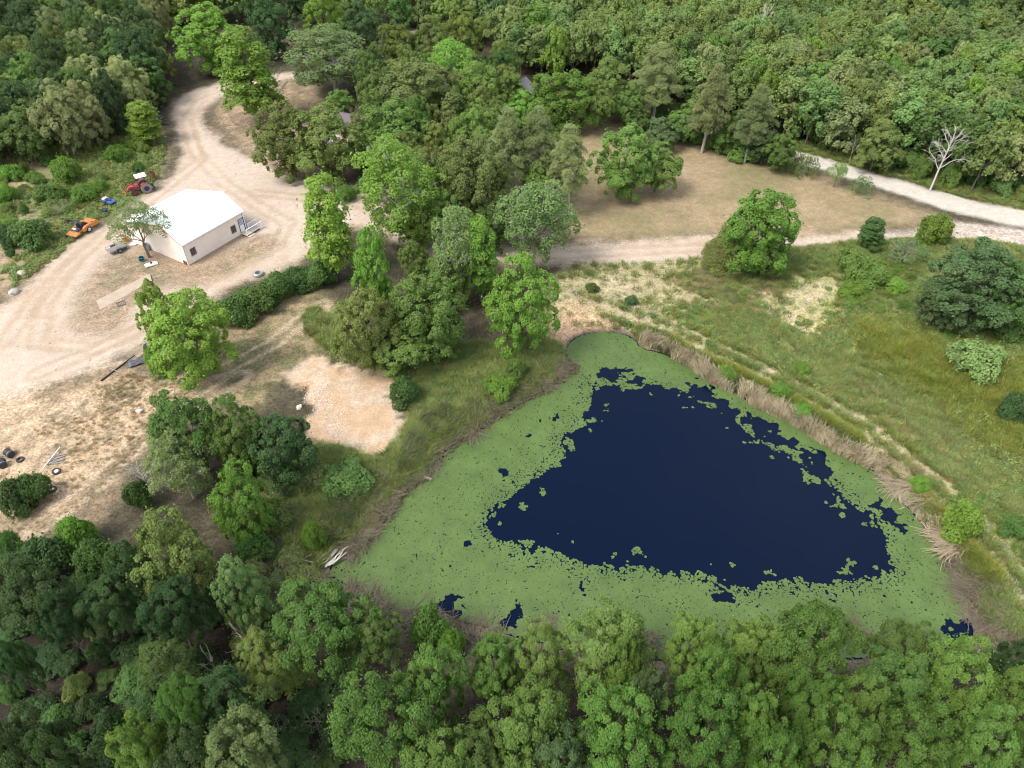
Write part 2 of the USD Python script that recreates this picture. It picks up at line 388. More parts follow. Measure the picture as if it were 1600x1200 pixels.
WHEELS = [poly([(470, 120), (380, 135), (310, 160), (292, 190), (305, 235), (345, 280), (400, 320), (450, 350), (430, 390), (350, 430), (280, 470), (200, 530), (60, 590)]), poly([(290, 190), (310, 250), (250, 300), (190, 345), (130, 400), (60, 470), (10, 540)]),
          poly([(400, 300), (480, 310), (560, 320), (640, 355), (720, 395), (880, 400), (1050, 390), (1200, 380)]), poly([(120, 410), (70, 480), (60, 540), (150, 550), (230, 510)])]
RUTS = [(poly([(-20, 700), (120, 640), (250, 610), (345, 585), (430, 540), (505, 480)]), 0.9), (poly([(60, 830), (150, 760), (210, 700), (300, 640), (380, 590)]), 0.9), (poly([(-20, 560), (60, 520), (130, 440), (200, 390)]), 1.0),
        (poly([(310, 455), (400, 405), (470, 370), (520, 330)]), 0.9), (poly([(-20, 650), (90, 590), (200, 560), (300, 490)]), 1.0)]


def colour_map(X, Y):
    n1, n2, n3 = fb(X, Y, 1 / 14, 11), fb(X, Y, 1 / 4.0, 12), fb(X, Y, 1 / 1.3, 13, 3)
    col = np.tile([0.060, 0.052, 0.034], (len(X), 1)).astype(float)                    # leaf litter
    col *= (1 + n2 * 0.9 + n3 * 0.5)[:, None]

    def lay(m, c, c2=None, t=None):
        nonlocal col
        c = np.asarray(c, float)[None]
        if c2 is not None:
            c = c + (np.asarray(c2, float)[None] - c) * t[:, None]
        col = col + (c - col) * np.clip(m, 0, 1)[:, None]

    def m(P, soft=1.5, amp=3.0):
        d = sdf(P, X, Y)
        return sstep(soft, -soft, d + n2 * amp + n3 * amp * 0.7)

    patch = sstep(-0.12, 0.16, n2 + n3 * 0.6)
    lay(m(LEFTV, 3) * 0.9, (0.20, 0.195, 0.095), (0.31, 0.235, 0.15), sstep(-0.16, 0.06, n1 + n3 * 0.5))
    lay(sstep(2.2, 0.3, np.hypot((X - SCAR[0]) * 0.5, Y - SCAR[1]) + n3 * 2) * 0.8, (0.42, 0.25, 0.13))
    lay(m(LEFTG, 2.5), (0.19, 0.19, 0.082), (0.29, 0.225, 0.14), sstep(-0.05, 0.25, n2 + n1 * 0.8))
    lay(m(MEADOW, 2), (0.245, 0.268, 0.102), (0.38, 0.33, 0.19), sstep(-0.08, 0.16, n2 * 0.8 + n1 * 0.8 + n3 * 0.5))
    lay(m(MEADOW, 2) * sstep(0.08, 0.2, -n2 * 0.7 - n3 * 0.5 - n1 * 0.3) * 0.55, (0.15, 0.215, 0.072))
    lay(m(MEADOW, 2) * sstep(0.15, 0.24, n3 * 0.8 + n2 * 0.7) * 0.5, (0.42, 0.345, 0.235))
    dx = sstep(60, 25, X) * sstep(60, 85, Y)
    lay(m(MEADOW, 2) * dx * 0.75, (0.30, 0.24, 0.15), (0.22, 0.20, 0.10), patch)
    lay(m(LUSH, 11, 8), (0.27, 0.285, 0.050), (0.34, 0.285, 0.070), patch)
    for P in POCKETS:
        lay(m(P, 2.0, 4.0) * (0.12 + 0.5 * sstep(-0.06, 0.14, n3 + n2 * 0.5)), (0.38, 0.31, 0.215))
    lay(m(VERGE, 1.5), (0.13, 0.135, 0.06), (0.24, 0.18, 0.11), patch)
    lay(m(LAWN, 3), (0.27, 0.205, 0.125), (0.215, 0.17, 0.095), sstep(-0.1, 0.2, n2 + n1))
    lay(m(LAWN, 3) * sstep(0.02, 0.2, n1 + n3 * 0.5) * 0.4, (0.15, 0.155, 0.07))
    lay(m(DRYISLE, 2), (0.17, 0.13, 0.085), (0.28, 0.21, 0.14), patch)
    lay(m(STRAW, 4, 5), (0.39, 0.285, 0.185), (0.21, 0.165, 0.105), sstep(-0.05, 0.14, n3 * 1.2 + n2 * 0.35) * (0.55 + 0.45 * sstep(0.05, -0.1, n1)))
    lay(m(SLOPE, 1.6, 2), (0.25, 0.195, 0.115), (0.135, 0.125, 0.062), sstep(-0.12, 0.1, n3 + n2))
    for L_, w_ in RUTS:
        dl = line_dist(L_, X, Y)
        lay(sstep(0.55, 0.1, np.abs(dl - w_) + n3 * 0.8 + n2 * 0.5) * 0.7, (0.40, 0.31, 0.215))
    d = sdf(SAND, X, Y)
    lay(m(SAND, 0.6, 6.5), (0.42, 0.295, 0.19), (0.45, 0.36, 0.275), sstep(-0.1, 0.15, n2 + n3 * 0.4))
    d = sdf(YARD, X, Y)
    fringe = sstep(2.0, -0.5, d + n2 * 5 + n3 * 3) * 0.6
    lay(fringe, (0.37, 0.295, 0.215))
    edge = sstep(1.0, -1.2, d + n2 * 2.2 + n3 * 1.8)
    lay(edge, (0.43, 0.35, 0.28), (0.37, 0.28, 0.20), sstep(0.0, 0.3, n1 + n3 * 0.4))
    for L_ in WHEELS:
        dl = np.abs(line_dist(L_, X, Y) - 0.95)
        lay(sstep(0.8, 0.1, dl + n2 * 1.2 + n3 * 0.6) * edge * 0.62, (0.335, 0.25, 0.175))
    isl = m(ISLAND, 2.0, 3.5)
    lay(isl * 0.9, (0.27, 0.195, 0.13), (0.17, 0.14, 0.085), sstep(-0.1, 0.12, n3 + n2 * 0.6))
    bs = np.maximum(np.abs((X - B_C[0]) * BE[0] + (Y - B_C[1]) * BE[1]) - B_L / 2, np.abs((X - B_C[0]) * BN[0] + (Y - B_C[1]) * BN[1]) - B_W / 2)
    lay(sstep(2.6, 0.2, bs + n3 * 2.5) * 0.75, (0.27, 0.19, 0.12))
    lay(m(JUNCT, 1.2, 2), (0.40, 0.335, 0.28))
    lay(sstep(0.9, -0.8, sdf(GRAVEL, X, Y) + n3 * 1.8 + n2), (0.455, 0.415, 0.36))
    lay(sstep(3, -4, np.minimum(sdf(HOLLOW, X, Y), sdf(LOWWOOD, X, Y)) + n2 * 4), (0.026, 0.021, 0.016))  # litter colour darkened here to paint in the shade under the crowns
    # wheel ruts on the dam
    d = line_dist(TRACK, X, Y)
    lay(sstep(2.4, 1.3, d + n3 * 1.4) * 0.7, (0.215, 0.19, 0.11))
    lay(sstep(0.7, 0.15, np.abs(d - 0.9) + n3 * 0.9 + n2 * 1.0) * 0.75, (0.31, 0.26, 0.17))
    # shore
    d = sdf(POND, X, Y)
    lay(sstep(1.8, 0.3, d + n3 * 1.4), (0.13, 0.10, 0.075))
    lay(sstep(0.3, -0.3, d), (0.035, 0.030, 0.022))
    notch = sstep(4, 1, np.hypot(X - NOTCH[0], Y - NOTCH[1]) * 0.6)
    lay(notch * sstep(0.1, 1.0, d), (0.46, 0.31, 0.19))
    n4 = fb(X, Y, 1 / 0.85, 14, 2)
    lay(m(SAND, 0.6, 6.5) * sstep(0.02, 0.2, n2 + n1 * 0.5) * 0.8, (0.43, 0.265, 0.14))
    grit = 1 - 0.72 * np.maximum(np.maximum(edge * (1 - isl * 0.8), m(SAND, 0.6, 6.5) * 0.8), sstep(0.9, -0.8, sdf(GRAVEL, X, Y)))
    grit = np.minimum(grit, 1 - 0.5 * m(LAWN, 3))
    return np.clip(col * (1 + (n3 * 0.4 + n4 * 0.35) * grit)[:, None], 0.008, 0.75), grit


NOTCH = on_plane(905, 512, -0.3)[:2]
SCAR = on_plane(158, 241, 0)[:2]
Z = height(X, Y)
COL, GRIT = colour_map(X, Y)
nx, ny = len(gx), len(gy)
Zg = Z.reshape(ny, nx)
dzdy, dzdx = np.gradient(Zg, gy, gx)
NRM = np.stack([-dzdx, -dzdy, np.ones_like(Zg)], -1).reshape(-1, 3)
NRM /= np.linalg.norm(NRM, axis=1, keepdims=True)
I, J = np.meshgrid(np.arange(ny - 1), np.arange(nx - 1), indexing='ij')
v00 = (I * nx + J).ravel()
FACES = np.stack([v00, v00 + 1, v00 + nx + 1, v00 + nx], 1)
cx, cy = X[FACES].mean(1), Y[FACES].mean(1)
kind = np.zeros(len(FACES), int)
jit = fb(cx, cy, 1 / 1.6, 31, 3) * 1.6
kind[sdf(LAWN, cx, cy) + jit < 0] = 4
kind[sdf(SAND, cx, cy) + jit < 0] = 5
kind[line_dist(TRACK, cx, cy) + jit * 0.5 < 1.6] = 3
kind[sdf(YARD, cx, cy) + jit < 0] = 1
kind[sdf(JUNCT, cx, cy) + jit * 0.5 < 0] = 1
kind[sdf(GRAVEL, cx, cy) + jit * 0.5 < 0] = 2
kind[sdf(POND, cx, cy) < -0.6] = 6
PV = np.stack([X, Y, Z], 1)
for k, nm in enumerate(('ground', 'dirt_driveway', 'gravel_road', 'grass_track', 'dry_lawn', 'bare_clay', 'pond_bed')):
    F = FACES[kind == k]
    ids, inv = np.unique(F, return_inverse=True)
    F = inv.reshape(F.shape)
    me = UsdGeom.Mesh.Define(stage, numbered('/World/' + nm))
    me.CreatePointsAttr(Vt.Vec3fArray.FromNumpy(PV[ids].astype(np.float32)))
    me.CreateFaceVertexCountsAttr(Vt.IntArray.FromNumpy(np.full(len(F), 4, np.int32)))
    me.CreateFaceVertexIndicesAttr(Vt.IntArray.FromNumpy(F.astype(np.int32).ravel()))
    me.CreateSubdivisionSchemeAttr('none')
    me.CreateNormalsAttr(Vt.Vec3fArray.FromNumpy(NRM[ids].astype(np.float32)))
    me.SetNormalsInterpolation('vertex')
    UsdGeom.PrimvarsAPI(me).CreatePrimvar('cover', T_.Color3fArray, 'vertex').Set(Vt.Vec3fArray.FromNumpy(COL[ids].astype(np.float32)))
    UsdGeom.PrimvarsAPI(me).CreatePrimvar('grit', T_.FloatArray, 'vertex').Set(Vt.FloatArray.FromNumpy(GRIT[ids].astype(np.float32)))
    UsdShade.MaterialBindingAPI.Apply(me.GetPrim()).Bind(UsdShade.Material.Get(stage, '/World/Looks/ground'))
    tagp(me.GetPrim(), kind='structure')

# the pond's water
wc = POND.mean(0)
from shapely.geometry import Polygon
wp = Polygon(POND).buffer(0.35)
wv, wf = trimesh.creation.triangulate_polygon(wp, engine='earcut')
tagp(put(None, 'pond_water', (np.c_[wv, np.full(len(wv), WATER)], wf), 'water'), kind='structure')

# ------------------------------------------------------------------ foliage builders
def unit(v):
    return v / (np.linalg.norm(v, axis=-1, keepdims=True) + 1e-12)


def leaves(c, n, L, W, rng, fold=0.12):
    """Diamond leaves, two triangles each, folded along the midrib."""
    N = len(c)
    n = unit(n)
    t = unit(np.cross(n, unit(rng.normal(size=(N, 3)))))
    b = np.cross(n, t)
    L = (L * rng.uniform(0.7, 1.3, N))[:, None]
    W = (W * rng.uniform(0.7, 1.3, N))[:, None]
    v = np.stack([c - t * L / 2, c + b * W / 2 - n * L * fold, c + t * L / 2, c - b * W / 2 - n * L * fold], 1)
    k = np.arange(N)[:, None] * 4
    f = np.concatenate([k + [0, 1, 2], k + [0, 2, 3]], 0)
    # wind so that the face looks along n
    f = f[:, [0, 2, 1]]
    return v.reshape(-1, 3), f


def fib(n, rng):
    i = np.arange(n) + 0.5
    ph = np.arccos(1 - 2 * i / n)
    th = np.pi * (1 + 5 ** 0.5) * i + rng.uniform(0, 6.28)
    return unit(np.stack([np.cos(th) * np.sin(ph), np.sin(th) * np.sin(ph), np.cos(ph)], 1) + rng.normal(size=(n, 3)) * 0.12)


def clumps_on(lobes, spacing, rng, low=-0.45):
    """Clump centres and outward directions on the union of ellipsoid lobes (centre, radii)."""
    C, O = [], []
    for i, (c, r) in enumerate(lobes):
        n = max(6, int(4 * np.pi * np.mean(r) ** 2 / spacing ** 2))
        d = fib(n, rng)
        d = d[d[:, 2] > low]
        p = c + d * r * rng.uniform(0.84, 1.08, (len(d), 1))
        keep = np.ones(len(p), bool)
        for j, (c2, r2) in enumerate(lobes):
            if j != i:
                keep &= np.linalg.norm((p - c2) / r2, axis=1) > 0.86
        C.append(p[keep])
        O.append(unit(d[keep] / r))
    return np.vstack(C), np.vstack(O)


def fill_leaves(C, O, rc, per, L, W, rng, flat=0.75, wild=0.5, up=0.3):
    K = len(C)
    rr = rc * rng.uniform(0.55, 1.4, K)
    cnt = np.maximum(4, (per * (rr / rc) ** 2 * rng.uniform(0.75, 1.25, K)).astype(int))
    idx = np.repeat(np.arange(K), cnt)
    ax = unit(O + [0, 0, 0.35])[idx]
    d = unit(rng.normal(size=(len(idx), 3)))
    s = (d * ax).sum(1, keepdims=True)
    d = np.where(s < -0.25, d - 2 * s * ax, d)                    # mostly the outer half of the clump
    s = (d * ax).sum(1, keepdims=True)
    rad = rr[idx][:, None] * rng.uniform(0.45, 1.0, (len(idx), 1)) ** 0.6
    off = d * rad
    off = off - (1 - flat) * (off * ax).sum(1, keepdims=True) * ax
    off += (rng.random((len(idx), 1)) < 0.08) * (rng.normal(size=d.shape) * rc * 0.45 + ax * rc * 0.25)      # stray sprays
    n = d * 0.75 + ax * 0.3 + np.array([0, 0, up]) + rng.normal(size=d.shape) * wild * 0.6
    return leaves(C[idx] + off, n, L, W, rng)


def limb(a, b, r0, r1, rng, sides=5, sag=0.0, n=5):
    t = np.linspace(0, 1, n)[:, None]
    p = a + (np.asarray(b) - a) * t
    ln = np.linalg.norm(np.asarray(b) - a)
    p[1:-1] += rng.normal(size=(n - 2, 3)) * ln * 0.045
    p[:, 2] += np.sin(t[:, 0] * np.pi) * sag * ln
    return tube(p, np.linspace(r0, r1, n), sides)


def cat(parts):
    v, f, k = [], [], 0
    for a, b in parts:
        v.append(a)
        f.append(b + k)
        k += len(a)
    return np.vstack(v), np.vstack(f)


stage.CreateClassPrim('/World/protos')
PROTO = {}


def proto(name, Rc, Hc, trunk, crown, bark='bark'):
    UsdGeom.Xform.Define(stage, f'/World/protos/{name}')
    usdkit.mesh(stage, f'/World/protos/{name}/trunk', trunk, '/World/Looks/' + bark, smooth=True)
    if crown is not None:
        usdkit.mesh(stage, f'/World/protos/{name}/crown', crown)
    PROTO[name] = (Rc, Hc)


def measure(crown):
    v = crown[0]
    return float(np.percentile(np.hypot(v[:, 0], v[:, 1]), 97)), float(v[:, 2].max())


def broad_tree(name, seed, R, H, base, nl, spacing, rc, per, L, W, shape='round', trunk_r=0.22, wild=0.5, bark='bark', extra_limbs=0, low=-0.5, lobe=0.5, lowdir=-0.62, vert=0.40):
    rng = np.random.default_rng(seed)
    ch = H - base
    lobes = []
    if shape == 'column':
        for i in range(nl):
            t = (i + 0.5) / nl
            w = R * (0.75 + 0.35 * math.sin(t * 2.6)) * (1 - 0.45 * t)
            a = i * 2.4 + rng.uniform(-0.4, 0.4)
            o = R * 0.35 * (1 - t * 0.8)
            lobes.append((np.array([math.cos(a) * o, math.sin(a) * o, base + ch * (0.1 + 0.82 * t)]), np.array([w * 0.7, w * 0.7, ch / nl * 0.85])))
    elif shape == 'cone':
        for i in range(nl):
            t = i / (nl - 1)
            w = R * (1 - t ** 1.6) * 0.85 + 0.3
            lobes.append((np.array([rng.normal() * 0.12, rng.normal() * 0.12, base + ch * (0.08 + 0.84 * t)]), np.array([w, w, ch / nl * 0.95])))
    elif shape == 'shrub':
        for i in range(nl):
            a = i * 2.4 + rng.uniform(-0.5, 0.5)
            o = R * 0.55 * math.sqrt((i + 0.3) / nl)
            s = R * lobe * rng.uniform(0.75, 1.15)
            s *= rng.uniform(0.7, 1.15)
            o *= rng.uniform(0.85, 1.35)
            zz = H * rng.uniform(0.75, 1.1) - s * 0.9 - (o / R) ** 2 * H * 0.5 - rng.uniform(0, 0.15) * H
            lobes.append((np.array([math.cos(a) * o * 1.1, math.sin(a) * o * 1.1, max(zz * 0.82, s * 0.3)]), np.array([s, s, s * 0.95])))
    else:
        ctr = np.array([0, 0, base + ch * 0.46])
        lobes.append((ctr + [0, 0, ch * 0.05], np.array([R * 0.45, R * 0.45, ch * 0.34])))
        dirs = fib(int(nl * 1.55), rng)
        dirs = dirs[dirs[:, 2] > lowdir]
        for d in dirs:
            s = R * lobe * rng.uniform(0.72, 1.25)
            if rng.random() < 0.12:
                continue
            p = ctr + d * [R * 0.70, R * 0.70, ch * vert] * rng.uniform(0.70, 1.2)
            lobes.append((p, np.array([s, s, s * rng.uniform(0.75, 1.0)])))
    C, O = clumps_on(lobes, spacing, rng, low)
    crown = fill_leaves(C, O, rc, per, L, W, rng, wild=wild)
    # wood
    wood = []
    top = np.array([rng.normal() * 0.3, rng.normal() * 0.3, base + ch * 0.62])
    if shape in ('column', 'cone'):
        top = np.array([0, 0, H * 0.93])
    n = 7
    tt = np.linspace(0, 1, n)[:, None]
    tp = top * tt
    tp[1:-1, :2] += rng.normal(size=(n - 2, 2)) * 0.1
    rad = trunk_r * (1 - 0.75 * tt[:, 0])
    rad[0] *= 1.35
    tp[0, 2] = -0.35
    wood.append(tube(tp, rad, 8))
    for i, (c, r) in enumerate(lobes):
        z0 = np.clip((c[2] - np.hypot(c[0], c[1]) * 0.8) / top[2], 0.25, 0.95)
        a = tp[0] * (1 - z0) + top * z0
        rr = trunk_r * (1 - 0.75 * z0) * 0.62
        wood.append(limb(a, c, rr, rr * 0.35, rng, 5, 0.05))
        near = np.argsort(np.linalg.norm(C - c, axis=1))[: 5 + extra_limbs]
        for k in near[::1]:
            wood.append(limb(c, C[k] + O[k] * rc * (0.25 if extra_limbs == 0 else 0.6), rr * 0.35, 0.015, rng, 4, 0.03, 4))
    R_, H_ = measure(crown)
    proto(name, R_, H_, cat(wood), crown, bark)


def pine(name, seed, R, H, base, L, W, per, rc):
    rng = np.random.default_rng(seed)
    C, O, wood = [], [], []
    tp = np.array([[0, 0, -0.3], [0.05, 0, H * 0.3], [0, 0.08, H * 0.65], [0, 0, H * 0.97]])
    wood.append(tube(tp, [0.24, 0.19, 0.11, 0.03], 8))
    nl = 13
    for i in range(nl):
        t = i / (nl - 1)
        z = base + (H * 0.96 - base) * t
        ln = R * (1 - t ** 1.6) * (0.75 + 0.25 * math.sin(min(1, t * 3) * 1.57)) + 0.35
        for k in range(5):
            if rng.random() < 0.22:
                continue
            a = k * 1.2566 + i * 0.7 + rng.normal() * 0.25
            l = ln * rng.uniform(0.65, 1.12)
            e = np.array([math.cos(a) * l, math.sin(a) * l, z + l * 0.22])
            s = np.array([0, 0, z - 0.2])
            wood.append(limb(s, e, 0.06 * (1.3 - t), 0.015, rng, 4, -0.05, 4))
            for q in (0.5, 0.78, 1.0):
                if l * q > 0.3:
                    C.append(s + (e - s) * q + rng.normal(size=3) * 0.16)
                    O.append(unit(np.array([math.cos(a), math.sin(a), 0.9])))
    C.append(np.array([0, 0, H]))
    O.append(np.array([0, 0, 1.0]))
    crown = fill_leaves(np.array(C), np.array(O), rc, per, L, W, rng, flat=0.6, wild=0.9)
    R_, H_ = measure(crown)
    proto(name, R_, H_, cat(wood), crown, 'pale_bark')


def bare_tree(name, seed, H, spread, n1=9, n2=5, r=0.16, bark='dead_wood'):
    rng = np.random.default_rng(seed)
    wood = [tube(np.array([[0, 0, -0.3], [0.1, 0, H * 0.35], [0, 0.1, H * 0.7], [0.1, 0, H]]), [r, r * 0.8, r * 0.45, 0.02], 7)]
    for i in range(n1):
        t = 0.35 + 0.6 * i / n1
        a = i * 2.4 + rng.normal() * 0.3
        l = spread * (1.25 - t) * rng.uniform(0.8, 1.2)
        s = np.array([0.05, 0.05, H * t])
        e = s + np.array([math.cos(a) * l, math.sin(a) * l, l * rng.uniform(0.5, 1.1)])
        wood.append(limb(s, e, r * (1.1 - t) * 0.7, 0.03, rng, 5, 0.05))
        for k in range(n2):
            q = rng.uniform(0.35, 1)
            s2 = s + (e - s) * q
            d = unit(e - s + rng.normal(size=3) * l * 0.55)
            e2 = s2 + d * l * rng.uniform(0.25, 0.55)
            wood.append(limb(s2, e2, 0.035, 0.012, rng, 4, 0.05, 4))
            for _ in range(2):
                s3 = s2 + (e2 - s2) * rng.uniform(0.4, 1)
                wood.append(limb(s3, s3 + unit(d + rng.normal(size=3) * 0.5) * l * rng.uniform(0.12, 0.3), 0.018, 0.008, rng, 3, 0, 3))
    w = cat(wood)
    UsdGeom.Xform.Define(stage, f'/World/protos/{name}')
    usdkit.mesh(stage, f'/World/protos/{name}/trunk', w, '/World/Looks/' + bark, smooth=True)
    PROTO[name] = (float(np.percentile(np.hypot(w[0][:, 0], w[0][:, 1]), 97)), H)


# near trees (finest leaves), middle distance, far forest
for i in range(5):
    broad_tree(f'near_tree_{i}', 100 + i, 4.6, 12.5, 1.8, (17, 21, 15, 19, 23)[i], 1.58, 0.72, 290, 0.24, 0.15, wild=0.85, lobe=(0.33, 0.30, 0.36, 0.31, 0.28)[i])
for i in range(4):
    broad_tree(f'mid_tree_{i}', 200 + i, 4.8, 12.5, 0.9, (20, 25, 17, 22)[i], 1.65, 0.78, 140, 0.34, 0.22, wild=0.85, lowdir=-0.92, vert=0.43, lobe=(0.33, 0.30, 0.37, 0.31)[i])
for i in range(2):
    broad_tree(f'light_tree_{i}', 240 + i, 4.6, 13.5, 2.0, 26, 1.45, 0.85, 72, 0.34, 0.2, wild=0.9, bark='pale_bark', extra_limbs=6, lobe=0.27, low=-0.4, lowdir=-0.85)
for i in range(2):
    broad_tree(f'tall_tree_{i}', 260 + i, 3.0, 15, 1.5, 13, 1.35, 0.78, 105, 0.36, 0.24, shape='column', wild=0.75)
broad_tree('cedar_tree_0', 280, 2.6, 8.5, 0.3, 7, 0.8, 0.65, 90, 0.3, 0.12, shape='cone', wild=0.9)
broad_tree('sparse_tree_0', 290, 4.2, 10.5, 4.2, 11, 1.45, 0.9, 60, 0.3, 0.16, wild=0.9, lobe=0.36, trunk_r=0.2, extra_limbs=3)
for i in range(6):
    broad_tree(f'far_tree_{i}', 300 + i, 3.7, 12, 0.8, (11, 14, 10, 13, 16, 9)[i], 1.8, 0.88, 60, 0.50, 0.36, wild=0.7, trunk_r=0.16, lobe=(0.36, 0.33, 0.40, 0.34, 0.30, 0.42)[i])
for i in range(4):
    broad_tree(f'bush_{i}', 400 + i, 2.0, 2.8, 0, (13, 16, 11, 15)[i], 0.66, 0.50, 75, 0.24, 0.15, shape='shrub', trunk_r=0.07, wild=0.9, low=-0.75, lobe=(0.36, 0.32, 0.40, 0.34)[i])
for i in range(2):
    broad_tree(f'scrub_{i}', 420 + i, 1.6, 2.2, 0, 8, 0.8, 0.6, 45, 0.22, 0.10, shape='shrub', trunk_r=0.05, wild=1.0, low=-0.6, lobe=0.44, extra_limbs=3, bark='pale_bark')
pine('pine_0', 500, 3.2, 15, 5.0, 0.42, 0.075, 120, 0.72)
pine('pine_1', 501, 2.9, 13, 4.0, 0.42, 0.075, 120, 0.70)
bare_tree('bare_0', 600, 10.5, 4.0, 16, 8, 0.2)
bare_tree('bare_1', 601, 5.0, 2.2, 6, 4, 0.05, 'driftwood')
bare_tree('bare_2', 602, 8.0, 3.4, 8, 5, 0.11, 'pale_bark')

rng = np.random.default_rng(7)
PLANTED = []
TREES = []            # (x, y, crown radius) of everything placed


def plant(name, protos, loc, r, h, leaf, label, cat_, group=None, lean=0.0, rot=None, dx=0.0):
    pr = protos if isinstance(protos, str) else protos[int(rng.integers(len(protos)))]
    R, H = PROTO[pr]
    x = UsdGeom.Xform.Define(stage, numbered('/World/' + name))
    x.AddTranslateOp().Set(tuple(map(float, loc)))
    x.AddRotateXYZOp().Set((math.degrees(lean) * math.sin(len(TREES)), math.degrees(lean) * math.cos(len(TREES) * 1.7) + dx, float(rng.uniform(0, 360)) if rot is None else rot))
    x.AddScaleOp().Set((r / R * float(rng.uniform(0.94, 1.06)), r / R * float(rng.uniform(0.94, 1.06)), h / H))
    p = x.GetPrim()
    p.GetReferences().AddInternalReference(f'/World/protos/{pr}')
    p.SetInstanceable(True)
    if leaf:
        UsdShade.MaterialBindingAPI.Apply(p).Bind(UsdShade.Material.Get(stage, '/World/Looks/leaf_' + leaf))
    tagp(p, label, cat_, group)
    TREES.append((loc[0], loc[1], r))
    PLANTED.append((p, loc))
    return p


def tree(kind, px, py, w, leaf, label, ht=None, name=None, cat_='tree', frac=0.62, lean=0.03, group=None):
    """A tree whose crown centre is seen at that pixel and is w pixels across."""
    protos = [k for k in PROTO if k.startswith(kind)]
    z = 0.0
    h = ht or 12.0
    for _ in range(5):
        hc = h * frac
        p = on_plane(px, py, z + hc)
        z = ground_at(p[0], p[1])
        r = w * depth_of(p) / FPX / 2
        if ht is None:
            R, H = PROTO[protos[0]]
            h = float(np.clip(H / R * r, 0.8, 17))
    plant(name or {'bush': 'shrub', 'scrub': 'shrub', 'pine': 'pine_tree', 'cedar': 'cedar_tree', 'bare': 'dead_tree'}.get(kind.split('_')[0], 'leafy_tree'), protos, (p[0], p[1], z), r, h, leaf, label, cat_, group, lean)


